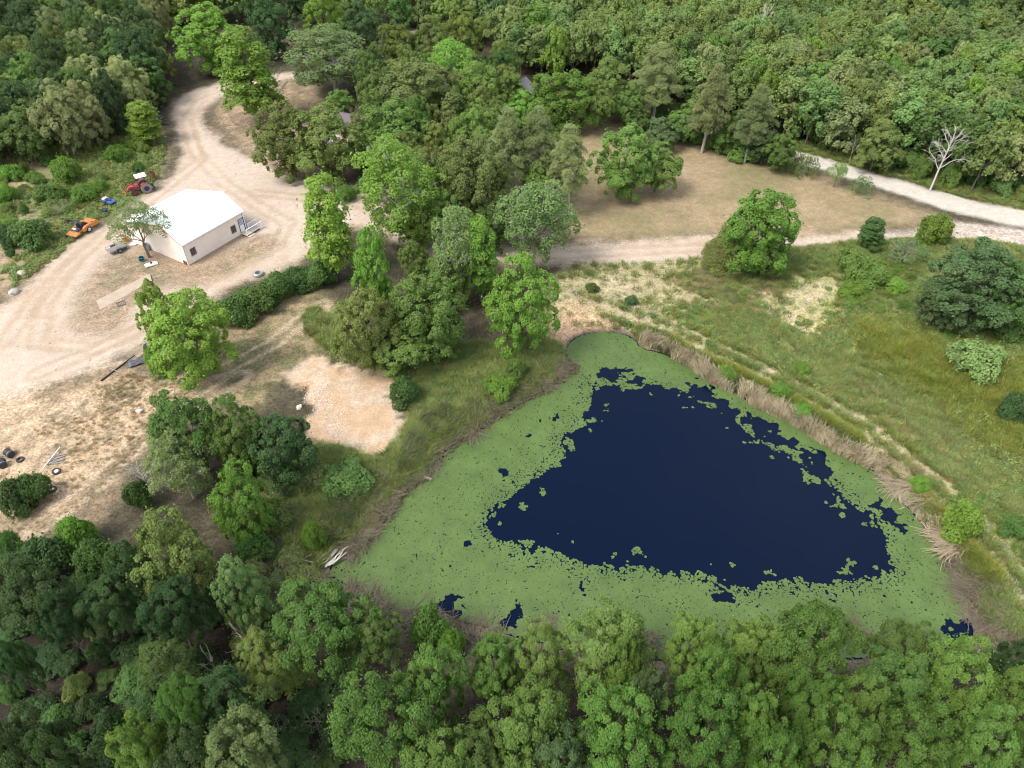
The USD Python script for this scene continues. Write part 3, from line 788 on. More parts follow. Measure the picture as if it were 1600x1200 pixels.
# ------------------------------------------------------------------ the trees one can tell apart
# kind, x, y, width (pixels of the photograph), leaf colour, label, height
NAMED = [
    ('mid', 952, 118, 72, 'olive', 'olive tree closing the back of the tan lawn, left of the large pine', 11),
    ('mid', 985, 150, 56, 'mid', 'mid green tree at the back of the tan lawn under the olive tree', 8),
    ('mid', 1000, 182, 48, 'green', 'dark green low tree just behind the great round tree on the lawn', 5),
    ('mid', 48, 118, 92, 'mid', 'mid green tree lit against the dark wood near the left edge', 13),
    ('mid', 30, 190, 80, 'olive', 'olive green tree at the left edge below the lit one', 11),
    ('mid', 655, 335, 78, 'bright', 'light green lower boughs right of the trunk of the tall light green tree', 8),
    ('mid', 695, 330, 70, 'mid', 'mid green tree between the tall light green tree and the yellowish oak', 9),
    ('mid', 700, 425, 74, 'mid', 'mid green tree below the grey-green tree with bleached branches', 8),
    ('mid', 770, 345, 56, 'green', 'green tree tucked under the pale spreading tree, left side', 8),
    ('mid', 648, 395, 50, 'mid', 'small green tree at the driveway edge behind the thicket', 7),
    ('mid', 775, 285, 62, 'olive', 'olive tree below the pine row', 10),
    ('mid', 845, 280, 60, 'mid', 'mid green tree between pine row and pale spreading tree', 8),
    ('mid', 585, 215, 54, 'mid', 'leafy tree hiding the right end of the purple-roofed house', 9),
    ('bush', 575, 285, 44, 'mid', 'rounded shrub at the foot of the tall light green tree, yard side', 3),
    ('mid', 1075, 178, 62, 'mid', 'leafy tree closing the gap between the large and the tall pine', 8),
    ('mid', 1148, 196, 60, 'mid', 'leafy tree between the tall pine and the grey-green pine', 8),
    ('mid', 1222, 222, 56, 'mid', 'leafy tree at the end of the visible gravel road', 8),
    ('scrub', 1236, 250, 40, 'mid', 'loose roadside shrub at the near edge where the gravel road vanishes', 4),
    ('mid', 322, 42, 116, 'lime', 'broad bright green tree at the top edge, above the bend of the dirt driveway', 14),
    ('tall', 383, 112, 88, 'lime', 'tall bright green tree standing at the inner side of the driveway bend', 18),
    ('light', 515, 78, 142, 'silver', 'wide grey-green willowy tree with a bare trunk above the end of the driveway', 13),
    ('mid', 505, 10, 62, 'lime', 'yellow-green treetop cut by the top edge behind the grey-green willowy tree', 14),
    ('mid', 560, 30, 75, 'dark', 'dark green round tree right of the yellow-green treetop at the top edge', 12),
    ('mid', 420, 28, 80, 'dark', 'dark tree between the two bright green trees at the top edge', 13),
    ('bare', 430, 138, 46, None, 'bare grey twiggy tree rising behind the olive tree by the driveway', 9),
    ('mid', 440, 200, 112, 'olive', 'olive green tree overhanging the dirt yard, left of the pair before the hidden house', 13),
    ('mid', 506, 206, 120, 'olive', 'olive green tree before the hidden house, right of the pair by the yard', 13),
    ('mid', 562, 205, 62, 'brownish', 'small olive tree between the hidden house and the tall light green tree', 9),
    ('mid', 530, 158, 50, 'mid', 'small green tree at the far side of the hidden house', 7),
    ('mid', 620, 62, 68, 'yellow', 'olive-yellow tree behind a pale wall near the top edge', 11),
    ('mid', 672, 52, 66, 'olive', 'olive tree beside the pale wall near the top edge', 12),
    ('mid', 718, 42, 78, 'yellow', 'tall yellow-olive tree near the top edge with dark trunks', 13),
    ('light', 708, 92, 98, 'lime', 'feathery pale lime tree in the middle of the wood', 12),
    ('mid', 652, 132, 138, 'brownish', 'very broad dark olive oak in the middle of the wood', 14),
    ('mid', 745, 128, 82, 'mid', 'mid green tree right of the broad dark olive oak', 12),
    ('mid', 612, 192, 112, 'mid', 'round mid green tree just right of the purple roof', 12),
    ('light', 628, 272, 152, 'bright', 'tall light green tree with pale forked branches above the driveway', 17),
    ('bare', 592, 262, 50, None, 'bare pale twigs at the left side of the tall light green tree', 10),
    ('mid', 735, 262, 110, 'brownish', 'yellowish olive oak right of the tall light green tree', 15),
    ('mid', 735, 190, 72, 'mid', 'small round green crown between the olive oaks', 12),
    ('tall', 840, 48, 64, 'bright', 'upright bright green tree with separate plumes near the top edge', 14),
    ('mid', 817, 163, 66, 'lime', 'small vivid lime tree in front of the grey shed roof', 8),
    ('mid', 880, 140, 106, 'bright', 'round fresh green tree at the top of the tan lawn, right of the shed', 12),
    ('mid', 935, 148, 60, 'mid', 'mid green tree leaning right at the top of the lawn', 10),
    ('pine', 790, 225, 78, 'pine', 'olive pine at the left end of the pine row', 16),
    ('pine', 838, 222, 80, 'pine', 'olive pine with upright shoots in the middle of the pine row', 16),
    ('pine', 893, 248, 72, 'pine', 'greyish pine at the right end of the row beside the lawn', 15),
    ('mid', 978, 235, 104, 'mid', 'great round green tree standing alone on the tan lawn, left dome', 12),
    ('mid', 1030, 246, 74, 'mid', 'smaller right dome of the round green pair on the tan lawn', 9),
    ('light', 835, 322, 135, 'pale', 'pale grey-green spreading tree at the left edge of the tan lawn', 14),
    ('light', 715, 375, 92, 'silver', 'grey-green tree with bleached branches between driveway and olive thicket', 14),
    ('tall', 748, 398, 56, 'bright', 'narrow bright green tree hugging the grey-green tree with bleached branches', 13),
    ('mid', 816, 452, 114, 'bright', 'full fresh green tree below the driveway, closest to the tip of the pond', 14),
    ('mid', 1195, 340, 128, 'bright', 'light green open tree beside the driveway at the lower end of the lawn', 13),
    ('mid', 1205, 385, 70, 'mid', 'lower green bough mass under the light green open tree', 7),
    ('cedar', 1136, 385, 76, 'brownish', 'olive brown cedar leaning against the light green open tree', 7),
    ('tall', 508, 350, 78, 'lime', 'slender bright green tree alone between the yard and the driveway fork', 16),
    ('bush', 540, 300, 32, 'bright', 'small bright green bush at the fork of the driveway', 3),
    ('mid', 565, 490, 118, 'olive', 'big olive green tree in the thicket left of the pond, left half', 12),
    ('mid', 660, 470, 116, 'mid', 'big dark green tree in the thicket left of the pond, right half', 12),
    ('mid', 580, 400, 72, 'lime', 'yellow-green tree rising behind the thicket left of the pond', 13),
    ('mid', 625, 525, 110, 'mid', 'dark lower tree in the front of the thicket left of the pond', 7),
    ('mid', 690, 505, 70, 'mid', 'small tree at the right corner of the thicket left of the pond', 8),
    ('mid', 285, 505, 142, 'lime', 'broad light green tree below the shed, at the edge of the dirt yard', 12),
    ('mid', 240, 478, 64, 'bright', 'left bough of light green leaves beside the broad tree below the shed', 10),
    ('sparse', 212, 345, 92, 'pale', 'thin see-through tree with a dark leaning trunk in front of the shed', 9),
    ('bush', 632, 608, 52, 'green', 'round dark green bush at the right edge of the bare clay', 3.2),
    ('mid', 282, 655, 112, 'mid', 'tall mid green tree at the end of the straw field, lower left', 12),
    ('mid', 355, 660, 84, 'mid', 'green tree right of the tall one at the end of the straw field', 11),
    ('light', 275, 715, 95, 'silver', 'greyish thin-leaved tree in front of the tall tree by the straw field', 9),
    ('mid', 368, 768, 98, 'bright', 'yellowish bright green tree in front of the dark clump, left of the pond', 11),
    ('mid', 438, 685, 108, 'dark', 'very dark green tree between the bare clay and the bright tree', 9),
    ('bush', 398, 705, 70, 'dark', 'dark bush under the very dark green tree', 5),
    ('mid', 255, 850, 135, 'olive', 'olive-yellow tree at the lower left with open dark gaps', 12),
    ('mid', 205, 892, 90, 'dark', 'dark green tree below the olive-yellow tree at the lower left', 10),
    ('mid', 372, 905, 84, 'pale', 'pale green small-leaved tree at the lower left', 11),
    ('bush', 488, 832, 42, 'lime', 'small vivid yellow-green sapling by the left shore of the pond', 4),
    ('near', 500, 962, 168, 'fresh', 'bushy yellow-green tree at the lower left corner of the pond', 11),
    ('near', 580, 985, 93, 'green', 'dark green tree right of the bushy yellow-green one at the pond corner', 8),
    ('bush', 668, 978, 62, 'mid', 'upright green shrub in front of the dead reeds at the bottom shore', 5),
    ('bush', 705, 1000, 46, 'bright', 'small bright green shrub beside the upright shrub at the bottom shore', 4),
    ('near', 600, 1120, 169, 'fresh', 'large fresh green oak in the bottom row, left of the middle', 14),
    ('near', 672, 1060, 111, 'mid', 'mid green tree behind the large fresh green oak of the bottom row', 13),
    ('near', 775, 1030, 99, 'mid', 'olive thin tree above the bottom row, left of the two olive-yellow trees', 10),
    ('near', 845, 1022, 98, 'olive', 'brownish olive tree leaning to the pond at the bottom shore', 10),
    ('near', 950, 1005, 146, 'olive', 'olive-yellow tree with visible forked branches at the bottom shore', 11),
    ('near', 978, 1035, 86, 'fresh', 'bright green young tree in front of the olive-yellow forked tree', 12),
    ('near', 1082, 1010, 93, 'mid', 'mid green slim tree at the bottom shore, right of the olive-yellow tree', 11),
    ('near', 1112, 1062, 107, 'fresh', 'bright tree below the slim tree at the bottom shore', 14),
    ('near', 1012, 1098, 76, 'bluish', 'blue-green small crown in the middle of the bottom row', 12),
    ('near', 838, 1135, 140, 'mid', 'dull olive tree in the bottom row, middle', 12),
    ('near', 880, 1190, 130, 'bluish', 'blue-green tree cut by the bottom edge, middle', 12),
    ('near', 752, 1165, 117, 'green', 'dark green tree in the bottom row left of the dull olive one', 11),
    ('near', 965, 1145, 149, 'fresh', 'bright tufted tree in the bottom row, right of the dull olive tree', 14),
    ('near', 1100, 1142, 142, 'fresh', 'yellow-green tufted tree with dark gaps in the bottom row', 15),
    ('near', 1178, 1128, 98, 'fresh', 'small bright tree right of the yellow-green tufted tree', 14),
    ('near', 1185, 1010, 111, 'mid', 'shaded green tree left of the great tree at the bottom shore', 11),
    ('near', 1272, 1005, 162, 'fresh', 'great sunlit tree at the bottom shore overlapping the duckweed', 14),
    ('near', 1408, 1008, 95, 'green', 'dark green tree right of the great sunlit tree, against the duckweed', 10),
    ('near', 1400, 1072, 111, 'green', 'dark green tree in front of the dark one against the duckweed', 11),
    ('near', 1500, 1068, 146, 'fresh', 'large soft light green tree near the lower right corner', 13),
    ('near', 1585, 1035, 86, 'dark', 'dark tree at the right edge below the muddy pond corner', 9),
    ('near', 1258, 1112, 93, 'fresh', 'small crown below the great sunlit tree', 13),
    ('near', 1340, 1122, 107, 'mid', 'mid green crown between two bright ones in the bottom right', 13),
    ('near', 1425, 1150, 132, 'fresh', 'wide bright tufted tree cut by the bottom edge, lower right', 14),
    ('near', 1305, 1180, 128, 'fresh', 'bright tree cut by the bottom edge left of the wide tufted tree', 14),
    ('near', 1215, 1192, 111, 'fresh', 'yellow-green tree cut by the bottom edge below the small bright tree', 14),
    ('near', 1535, 1172, 117, 'mid', 'mid green tree cut by the bottom edge, lower right', 13),
    ('near', 1595, 1115, 105, 'fresh', 'bright tree cut by the right edge near the lower right corner', 13),
    ('near', 1590, 1195, 93, 'green', 'green tree filling the lower right corner', 12),
    ('near', 680, 1190, 128, 'mid', 'green tree cut by the bottom edge right of the large fresh oak', 12),
    ('near', 28, 925, 130, 'dark', 'olive green tree at the left edge, lower part', 11),
    ('near', 85, 962, 72, 'dark', 'dark green tree beside the dark hollow at the lower left', 10),
    ('near', 170, 935, 92, 'dark', 'leafy dark tree above the dark hollow at the lower left', 9),
    ('near', 18, 1035, 62, 'dark', 'green tree at the left edge beside the dark hollow', 10),
    ('near', 262, 945, 100, 'dark', 'dark tree under the olive-yellow one at the lower left', 10),
    ('light', 258, 1028, 86, 'green', 'thin green tree with grey twigs right of the dark hollow', 8),
    ('near', 25, 1175, 120, 'dark', 'blue-green tree in the lower left corner', 13),
    ('near', 92, 1190, 80, 'dark', 'blue-green crown right of the lower left corner', 12),
    ('near', 212, 1165, 96, 'fresh', 'fresh green tree below the dark hollow, bottom left', 12),
    ('near', 280, 1112, 84, 'fresh', 'yellowish lit crown below the dark hollow, bottom left', 13),
    ('near', 345, 1110, 130, 'dark', 'dark blue-green tree right of the yellowish lit crown', 11),
    ('near', 375, 1182, 124, 'silver', 'pale-tipped tree cut by the bottom edge, left', 12),
    ('near', 295, 1190, 117, 'dark', 'mid green tree cut by the bottom edge left of the pale-tipped tree', 11),
    ('bare_1', 385, 1005, 54, None, 'bare grey twigs of a dead tree in the lower left wood', 7),
    ('bare_1', 335, 1040, 44, None, 'low bare twiggy tree right of the dark hollow', 5),
    ('mid', 1530, 425, 155, 'bluish', 'big dark blue-green tree at the right edge above the meadow', 12),
    ('mid', 1482, 455, 80, 'bluish', 'left bough of the big blue-green tree group at the right edge', 8),
    ('mid', 1592, 450, 100, 'green', 'green tree at the right edge behind the big blue-green tree', 10),
    ('bush', 1528, 555, 84, 'pale', 'pale silvery round shrub alone in the bright meadow', 4.5),
    ('bush', 1508, 808, 68, 'bright', 'feathery light green bush on the dam, right of the pond', 4),
    ('bush', 1592, 632, 54, 'dark', 'dark shrub at the right edge of the bright meadow', 4),
    ('tall', 1364, 362, 42, 'green', 'upright green shrub by the driveway junction', 5),
    ('scrub', 1416, 388, 66, 'pale', 'greyish open shrub by the driveway junction', 4),
    ('bush', 1466, 355, 54, 'bright', 'bright shrub at the end of the driveway by the gravel road', 5),
    ('bush', 1340, 408, 62, 'mid', 'leafy green shrub below the driveway, left of the greyish one', 4),
    ('bush', 1368, 425, 60, 'mid', 'spreading weed-like shrub at the top of the meadow', 3),
    ('bush', 1335, 450, 50, 'bright', 'low leafy shrub beside the bare pocket of the meadow', 2.5),
    ('bush', 1590, 510, 60, 'green', 'shrub at the right edge under the green tree', 4),
    ('tall', 222, 188, 54, 'bright', 'bright young tree by the left bend of the driveway', 8),
    ('bush', 212, 220, 38, 'bright', 'bright bush at the foot of the young tree by the driveway bend', 3),
    ('bush', 100, 262, 46, 'bright', 'bright upright bush on the weedy bank at the far left', 5),
    ('bush', 182, 238, 40, 'bright', 'lime bush left of the young tree by the driveway bend', 3),
    ('bush', 45, 362, 66, 'green', 'round dark olive bush left of the orange machine', 4.5),
    ('bush', 78, 300, 46, 'mid', 'green bush on the weedy bank, second from the left edge', 3),
    ('bush', 130, 300, 42, 'bright', 'yellow-green bush uphill of the orange machine', 3),
    ('bush', 152, 288, 30, 'lime', 'small lime bush between the bank and the red tractor', 2.5),
    ('bush', 8, 300, 40, 'lime', 'lime bush at the left edge of the weedy bank', 3),
    ('bush', 12, 365, 40, 'dark', 'dark bush at the left edge below the weedy bank', 3.5),
    ('scrub', 90, 322, 50, 'mid', 'thin weedy shrub uphill of the orange machine', 2.5),
    ('bush', 18, 268, 34, 'bright', 'bright shrub at the left edge under the dark trees', 3),
    ('bush', 362, 482, 66, 'green', 'green hedge bush nearest the broad light green tree', 4),
    ('bush', 395, 466, 68, 'green', 'green hedge bush in the middle of the hedge below the yard', 4),
    ('bush', 432, 446, 64, 'green', 'green hedge bush beside the old tractor tyre', 4),
    ('bush', 465, 432, 56, 'green', 'low hedge bush between the tyre and the slender tree', 3),
    ('bush', 498, 425, 58, 'green', 'green bush at the foot of the slender bright tree', 3.5),
    ('bush', 245, 565, 40, 'bright', 'light green bush beside the black drum, under the broad tree', 4),
    ('bush', 780, 600, 52, 'bright', 'bright green weedy shrub at the left shore of the pond', 3),
    ('bush', 805, 572, 36, 'mid', 'green shrub nearer the tip of the pond on the left shore', 3),
    ('bush', 42, 762, 66, 'green', 'dark green shrub between the white wheels and the left edge', 4),
    ('bush', 15, 770, 60, 'dark', 'black-green shrub at the left edge below the dark drums', 4.5),
    ('bush', 112, 832, 60, 'bright', 'green shrub below the straw field at the lower left', 4.5),
    ('bush', 62, 872, 80, 'dark', 'dark shrub at the left below the straw field', 5),
    ('bush', 150, 872, 76, 'green', 'brushy green shrub left of the olive-yellow tree', 5),
    ('bush', 15, 850, 50, 'green', 'shrub at the left edge below the straw field', 5),
    ('bush', 212, 770, 40, 'green', 'green shrub at the right end of the straw field', 4),
    ('bush', 425, 800, 66, 'olive', 'tangled olive brush left of the vivid yellow-green sapling', 3),
    ('bush', 395, 850, 60, 'green', 'dark low brush under the yellowish bright green tree', 3),
    ('scrub', 455, 875, 60, 'brownish', 'brown-green brush at the lower left shore of the pond', 2.5),
    ('bush', 540, 745, 80, 'green', 'low green brush between the bare clay and the left reeds', 2.4),
    ('scrub', 485, 745, 70, 'brownish', 'brownish brush left of the low green brush by the clay', 2.4),
    ('mid', 1035, 200, 62, 'bluish', 'blue-green shrub behind the round pair on the tan lawn', 6),
    ('bush', 1040, 165, 54, 'green', 'green shrub under the large pine at the back of the lawn', 4),
    ('pine', 1030, 112, 78, 'pine', 'large spreading pine at the back of the tan lawn', 15),
    ('pine', 1112, 152, 66, 'pine', 'tall open pine with a bare leaning trunk by the gravel road', 16),
    ('pine', 1180, 178, 66, 'pine', 'grey-green pine at the end of the tan lawn by the gravel road', 14),
    ('bush', 1088, 200, 56, 'mid', 'green shrub at the foot of the tall open pine', 3.5),
    ('bush', 1130, 218, 60, 'mid', 'dark green hedge shrub between the lawn and the gravel road', 3.5),
    ('bush', 1165, 234, 58, 'mid', 'hedge shrub where the lawn meets the gravel road', 3),
    ('mid', 1198, 215, 62, 'bluish', 'bluish roadside tree hiding the gravel road', 7),
    ('scrub', 1262, 256, 42, 'mid', 'leafy roadside shrub on the near edge of the gravel road', 4),
    ('sparse', 1310, 266, 34, 'bright', 'thin roadside sapling beside the gravel road, second from the hedge', 4.5),
    ('scrub', 1348, 288, 38, 'green', 'dark roadside shrub on the near edge of the gravel road, third from the hedge', 3.5),
    ('bare_0', 1476, 243, 62, None, 'white dead tree leaning in front of the wood by the gravel road', 10),
    ('bare', 1334, 232, 20, None, 'broken pale snag on the far verge of the gravel road', 5),
    ('mid', 1378, 215, 76, 'brownish', 'round olive tree at the wood edge, left of the white dead tree', 9),
    ('bare', 222, 745, 44, None, 'fallen grey snag at the end of the straw field', 5),
    ('bare', 1190, 52, 34, None, 'bleached bare treetop in the distant wood', 13),
    ('bush', 1255, 640, 34, 'lime', 'bright green weed clump between the reeds and the track on the dam', 1.6),
    ('bush', 1440, 755, 34, 'lime', 'bright green tuft on the dam beside the bare mud', 1.6),
    ('bush', 1220, 608, 38, 'lime', 'bright weed clump on the dam above the tan reeds', 1.6),
    ('bush', 1135, 580, 36, 'lime', 'bright weed patch on the dam near the top of the reeds', 1.3),
    ('bush', 1255, 575, 30, 'lime', 'lone lime weed clump in the meadow above the dam track', 1.6),
    ('bush', 925, 448, 24, 'green', 'small dark weed clump in the bare ground above the pond tip', 1.4),
    ('bush', 987, 468, 22, 'bluish', 'small blue-green clump in the dry grass above the pond tip', 1.3),
    ('bush', 1400, 445, 40, 'lime', 'light green weeds in front of the big blue-green tree', 2),
    ('bush', 1590, 820, 46, 'green', 'dark weedy shrub at the right edge beyond the dam track', 3),
]
for kind_, px, py, w, leaf, label, ht in NAMED:
    kind_k = kind_.split('_')[0]
    fr = {'bush': 0.5, 'scrub': 0.5, 'bare': 0.6, 'tall': 0.55, 'cedar': 0.45, 'pine': 0.62}.get(kind_k, 0.66)
    tree(kind_, px, py, w, leaf, label, ht, frac=fr, lean=0.25 if 'leaning' in label and kind_ == 'bare' else 0.03)

def seen(p):
    d = depth_of(p)
    x = p[0] * FPX / d
    y = (p[1] * SP + (p[2] - CAM_H) * CP) * FPX / d
    return 800 + x, 600 - y


# ------------------------------------------------------------------ woods: single trees by Poisson sampling inside outlines
def scatter(outline_px, z, gap, seed, avoid=0.55, limit=4000, extra=()):
    P = poly(outline_px, z)
    r = np.random.default_rng(seed)
    lo, hi = P.min(0), P.max(0)
    pts = []
    have = np.array([(a, b, c) for a, b, c in TREES])
    N = int(min(40000, 6 * np.prod(hi - lo)))
    c = np.stack([r.uniform(lo[0], hi[0], N), r.uniform(lo[1], hi[1], N)], 1)
    ux = np.array([seen(np.array([a, b, z + 4])) for a, b in c])
    c = c[(ux[:, 0] > -90) & (ux[:, 0] < 1690) & (ux[:, 1] > -60) & (ux[:, 1] < 1330)]
    c = c[sdf(P, c[:, 0], c[:, 1]) < 0]
    c = c[(sdf(GRAVEL, c[:, 0], c[:, 1]) > 3.0) & (sdf(YARD, c[:, 0], c[:, 1]) > 2.5) & (sdf(LAWN, c[:, 0], c[:, 1]) > 2.0) & (sdf(POND, c[:, 0], c[:, 1]) > 2.0)]
    buf = np.zeros((4000, 2))
    for q in c:
        if len(pts) >= limit:
            break
        g = gap(q) if callable(gap) else gap
        if pts and np.min((buf[:len(pts), 0] - q[0]) ** 2 + (buf[:len(pts), 1] - q[1]) ** 2) < g * g:
            continue
        if len(have) and np.any(np.hypot(have[:, 0] - q[0], have[:, 1] - q[1]) < have[:, 2] * avoid + g * 0.5):
            continue
        buf[len(pts)] = q
        pts.append(q)
    return np.array(pts)


# upper right wood beyond the gravel road
WOOD = [(1000, 95), (1060, 150), (1130, 190), (1215, 218), (1300, 228), (1400, 258), (1500, 282), (1605, 300), (1720, 320), (1760, 150), (1700, -45), (1200, -45), (760, -45), (770, 60), (850, 100), (940, 90)]
pts = scatter(WOOD, 5.0, lambda q: 3.5 + 0.006 * max(0, q[1] - 120), 21, 0.7)
pts = pts[np.argsort(pts[:, 1])]
tones = ['forest', 'forest', 'forest', 'mid', 'olive', 'brownish', 'green', 'bright', 'pine']
toneword = {'forest': 'dull green', 'mid': 'mid green', 'olive': 'olive', 'brownish': 'brownish olive', 'green': 'dark green', 'bright': 'fresh green', 'pine': 'grey-olive', 'dark': 'blackish green', 'bluish': 'blue-green', 'pale': 'pale green', 'yellow': 'yellow-olive'}
near_n = 0
rest = []
for q in pts:
    z = ground_at(*q)
    r = float(rng.uniform(2.9, 4.6))
    h = float(rng.uniform(9.5, 13.0))
    if near_n >= 140:
        rest.append((q, z, r, h))
        continue
    near_n += 1
    lf = tones[int(rng.integers(len(tones)))]
    ux, uy = seen(np.array([q[0], q[1], z + h * 0.7]))
    dr = float(line_dist(GRAVEL, np.array([q[0]]), np.array([q[1]]), True)[0])
    row = 'front row' if dr < 9 else 'second row' if dr < 14 else 'third row' if dr < 19 else 'fourth row' if dr < 25 else 'inner part' if dr < 34 else 'far part'
    where = 'by the large pine' if ux < 1070 else 'by the tall pine' if ux < 1150 else 'by the roadside hedge' if ux < 1240 else 'left of the snag' if ux < 1320 else 'above the broken snag' if ux < 1390 else 'left of dead tree' if ux < 1450 else 'behind dead tree' if ux < 1510 else 'near the right edge'
    size = 'small' if r < 3.4 else 'large' if r > 4.2 else 'medium'
    plant('forest_tree', [f'far_tree_{i}' for i in range(6)], (q[0], q[1], z), r, h, lf, f'{size} {toneword[lf]} tree, {row}, roadside wood, {where}', 'tree', 'trees of the wood beyond the gravel road', 0.04)
# the rest of that wood reads as one mass
if rest:
    pi = UsdGeom.PointInstancer.Define(stage, '/World/distant_woodland')
    tagp(pi.GetPrim(), 'unbroken canopy of far trees filling the back of the wood', 'woodland', None, 'stuff')
    targets = []
    for i in range(3):
        x = UsdGeom.Xform.Define(stage, f'/World/distant_woodland/canopy_tree_{i:03d}')
        x.GetPrim().GetReferences().AddInternalReference(f'/World/protos/far_tree_{i}')
        UsdShade.MaterialBindingAPI.Apply(x.GetPrim()).Bind(UsdShade.Material.Get(stage, '/World/Looks/leaf_' + ('forest', 'olive', 'forest')[i]))
        targets.append(x.GetPath())
    pi.CreatePrototypesRel().SetTargets(targets)
    pi.CreateProtoIndicesAttr(Vt.IntArray([int(rng.integers(3)) for _ in rest]))
    pi.CreatePositionsAttr(Vt.Vec3fArray([Gf.Vec3f(float(q[0]), float(q[1]), z) for q, z, r, h in rest]))
    pi.CreateScalesAttr(Vt.Vec3fArray([Gf.Vec3f(r / PROTO['far_tree_0'][0], r / PROTO['far_tree_0'][0], h / PROTO['far_tree_0'][1]) for q, z, r, h in rest]))
    an = rng.uniform(0, 6.283, len(rest))
    pi.CreateOrientationsAttr(Vt.QuathArray([Gf.Quath(float(math.cos(a / 2)), 0, 0, float(math.sin(a / 2))) for a in an]))
    print('woodland rest', len(rest))


def wood(outline, z, gap, seed, kinds, tones, rr, hh, place, group, name='forest_tree', avoid=0.7, cat_='tree', limit=4000):
    p = scatter(outline, z, gap, seed, avoid, limit)
    for q in p:
        zz = ground_at(*q)
        r, h = float(rng.uniform(*rr)), float(rng.uniform(*hh))
        lf = tones[int(rng.integers(len(tones)))]
        ux, uy = seen(np.array([q[0], q[1], zz + h * 0.7]))
        size = 'small' if r < rr[0] + (rr[1] - rr[0]) * 0.33 else 'large' if r > rr[0] + (rr[1] - rr[0]) * 0.67 else 'medium'
        plant(name, [k for k in PROTO if k.startswith(kinds)], (q[0], q[1], zz), r, h, lf, f'{size} {toneword[lf]} {cat_} {place(ux, uy)}', cat_, group, 0.04)
    print(name, group, len(p))


wood([(-60, -45), (250, -45), (250, 60), (235, 130), (190, 170), (120, 205), (60, 225), (-60, 250)], 5, 4.6, 31, 'mid_tree', ['dark', 'dark', 'green', 'bluish', 'pine', 'olive'], (3.2, 4.8), (10, 14),
     lambda x, y: 'in the upper left wood, ' + ('left edge, ' + ('low' if y > 140 else 'high' if y < 60 else 'halfway') if x < 50 else 'front row above the bank' if y > 150 else 'second row above the bank' if y > 110 else 'near driveway bend, ' + ('low' if y > 90 else 'high') if x > 170 else 'along the top edge' if y < 35 else 'in its middle, ' + ('far left' if x < 80 else 'left' if x < 115 else 'right' if x < 145 else 'far right')), 'trees of the dark wood at the upper left')
wood([(230, -45), (780, -45), (790, 40), (700, 40), (600, 30), (470, 10), (400, 8), (240, 20)], 5, 5.5, 32, 'far_tree', ['dark', 'green', 'olive', 'forest', 'mid'], (3.3, 4.6), (10, 13),
     lambda x, y: 'along the top edge, ' + ('left of the willowy tree' if x < 480 else 'above the pale wall' if x < 700 else 'right of the pale wall'), 'trees along the top edge behind the houses')
wood([(560, 130), (600, 110), (800, 110), (790, 200), (740, 330), (690, 360), (660, 300), (590, 210)], 4, 4.2, 33, 'mid_tree', ['olive', 'green', 'mid', 'brownish'], (2.4, 3.6), (8, 11.5),
     lambda x, y: 'between the two houses, ' + ('near the purple roof' if x < 640 else 'under the olive oaks' if x < 720 else 'beside the pine row'), 'fill trees between the two houses', 'young_tree')
wood([(230, 960), (330, 900), (410, 940), (430, 1010), (400, 1100), (420, 1230), (330, 1230), (300, 1050), (240, 1010)], 5, 3.6, 34, 'near_tree', ['dark', 'green', 'dark', 'dark', 'olive'], (1.6, 2.6), (6, 9),
     lambda x, y: 'in the lower left wood, ' + ('at the left edge' if x < 60 else 'below the hollow' if y > 1110 else 'left of the bare twigs' if x < 260 else 'around the bare twigs'), 'trees of the dark wood at the lower left', 'understorey_tree', limit=40)
wood([(1215, 218), (1300, 232), (1400, 262), (1500, 285), (1660, 312), (1660, 300), (1500, 270), (1400, 245), (1300, 215), (1215, 205)], 1.5, 2.4, 39, 'bush', ['forest', 'green', 'olive', 'mid'], (1.2, 2.2), (2.0, 4.5),
     lambda x, y: 'at the foot of roadside wood, ' + ('left of the snag' if x < 1330 else 'right of the snag' if x < 1400 else 'left of the dead tree' if x < 1455 else 'right of the dead tree' if x < 1530 else 'right edge'), 'shrubs at the foot of the wood beyond the gravel road', 'shrub', 0.0, 'shrub', 60)
wood([(-30, 890), (120, 900), (260, 920), (420, 930), (440, 1010), (520, 1040), (560, 1210), (-30, 1210)], 1, 2.2, 41, 'bush', ['dark', 'dark', 'green', 'olive'], (0.9, 2.0), (0.8, 2.4),
     lambda x, y: 'on the lower left wood floor, ' + ('left edge' if x < 70 else 'in the hollow' if x < 230 else 'by bare twigs' if x < 400 and y < 1080 else 'bottom edge'), 'low shrubs on the dark floor of the lower left wood', 'shrub', 0.0, 'shrub', 70)
# shrubs on the weedy bank at the far left and under the woods
wood([(-30, 240), (110, 215), (220, 215), (245, 250), (170, 310), (110, 345), (40, 400), (-30, 420)], 1, 2.1, 36, 'bush', ['mid', 'green', 'olive', 'bright'], (0.6, 1.5), (0.6, 2.4),
     lambda x, y: 'on the far left weedy bank, ' + ('below dark trees' if y < 270 else 'near the orange machine' if y > 325 else 'above the tractor'), 'shrubs on the weedy bank at the far left', 'shrub', 0.2, 'shrub', 34)
wood([(400, 740), (500, 720), (560, 760), (520, 850), (470, 900), (420, 1000), (400, 1100), (440, 1200), (520, 1200), (560, 1050), (480, 1030), (430, 960), (390, 900)], 1, 2.4, 37, 'scrub', ['green', 'olive', 'brownish', 'dark'], (0.8, 1.6), (0.9, 2.0),
     lambda x, y: 'in the shaded brush by the pond, ' + ('by the clay' if y < 800 else 'by the driftwood' if y < 930 else 'lower down'), 'shrubs in the shaded brush', 'shrub', 0.2, 'shrub', 60)
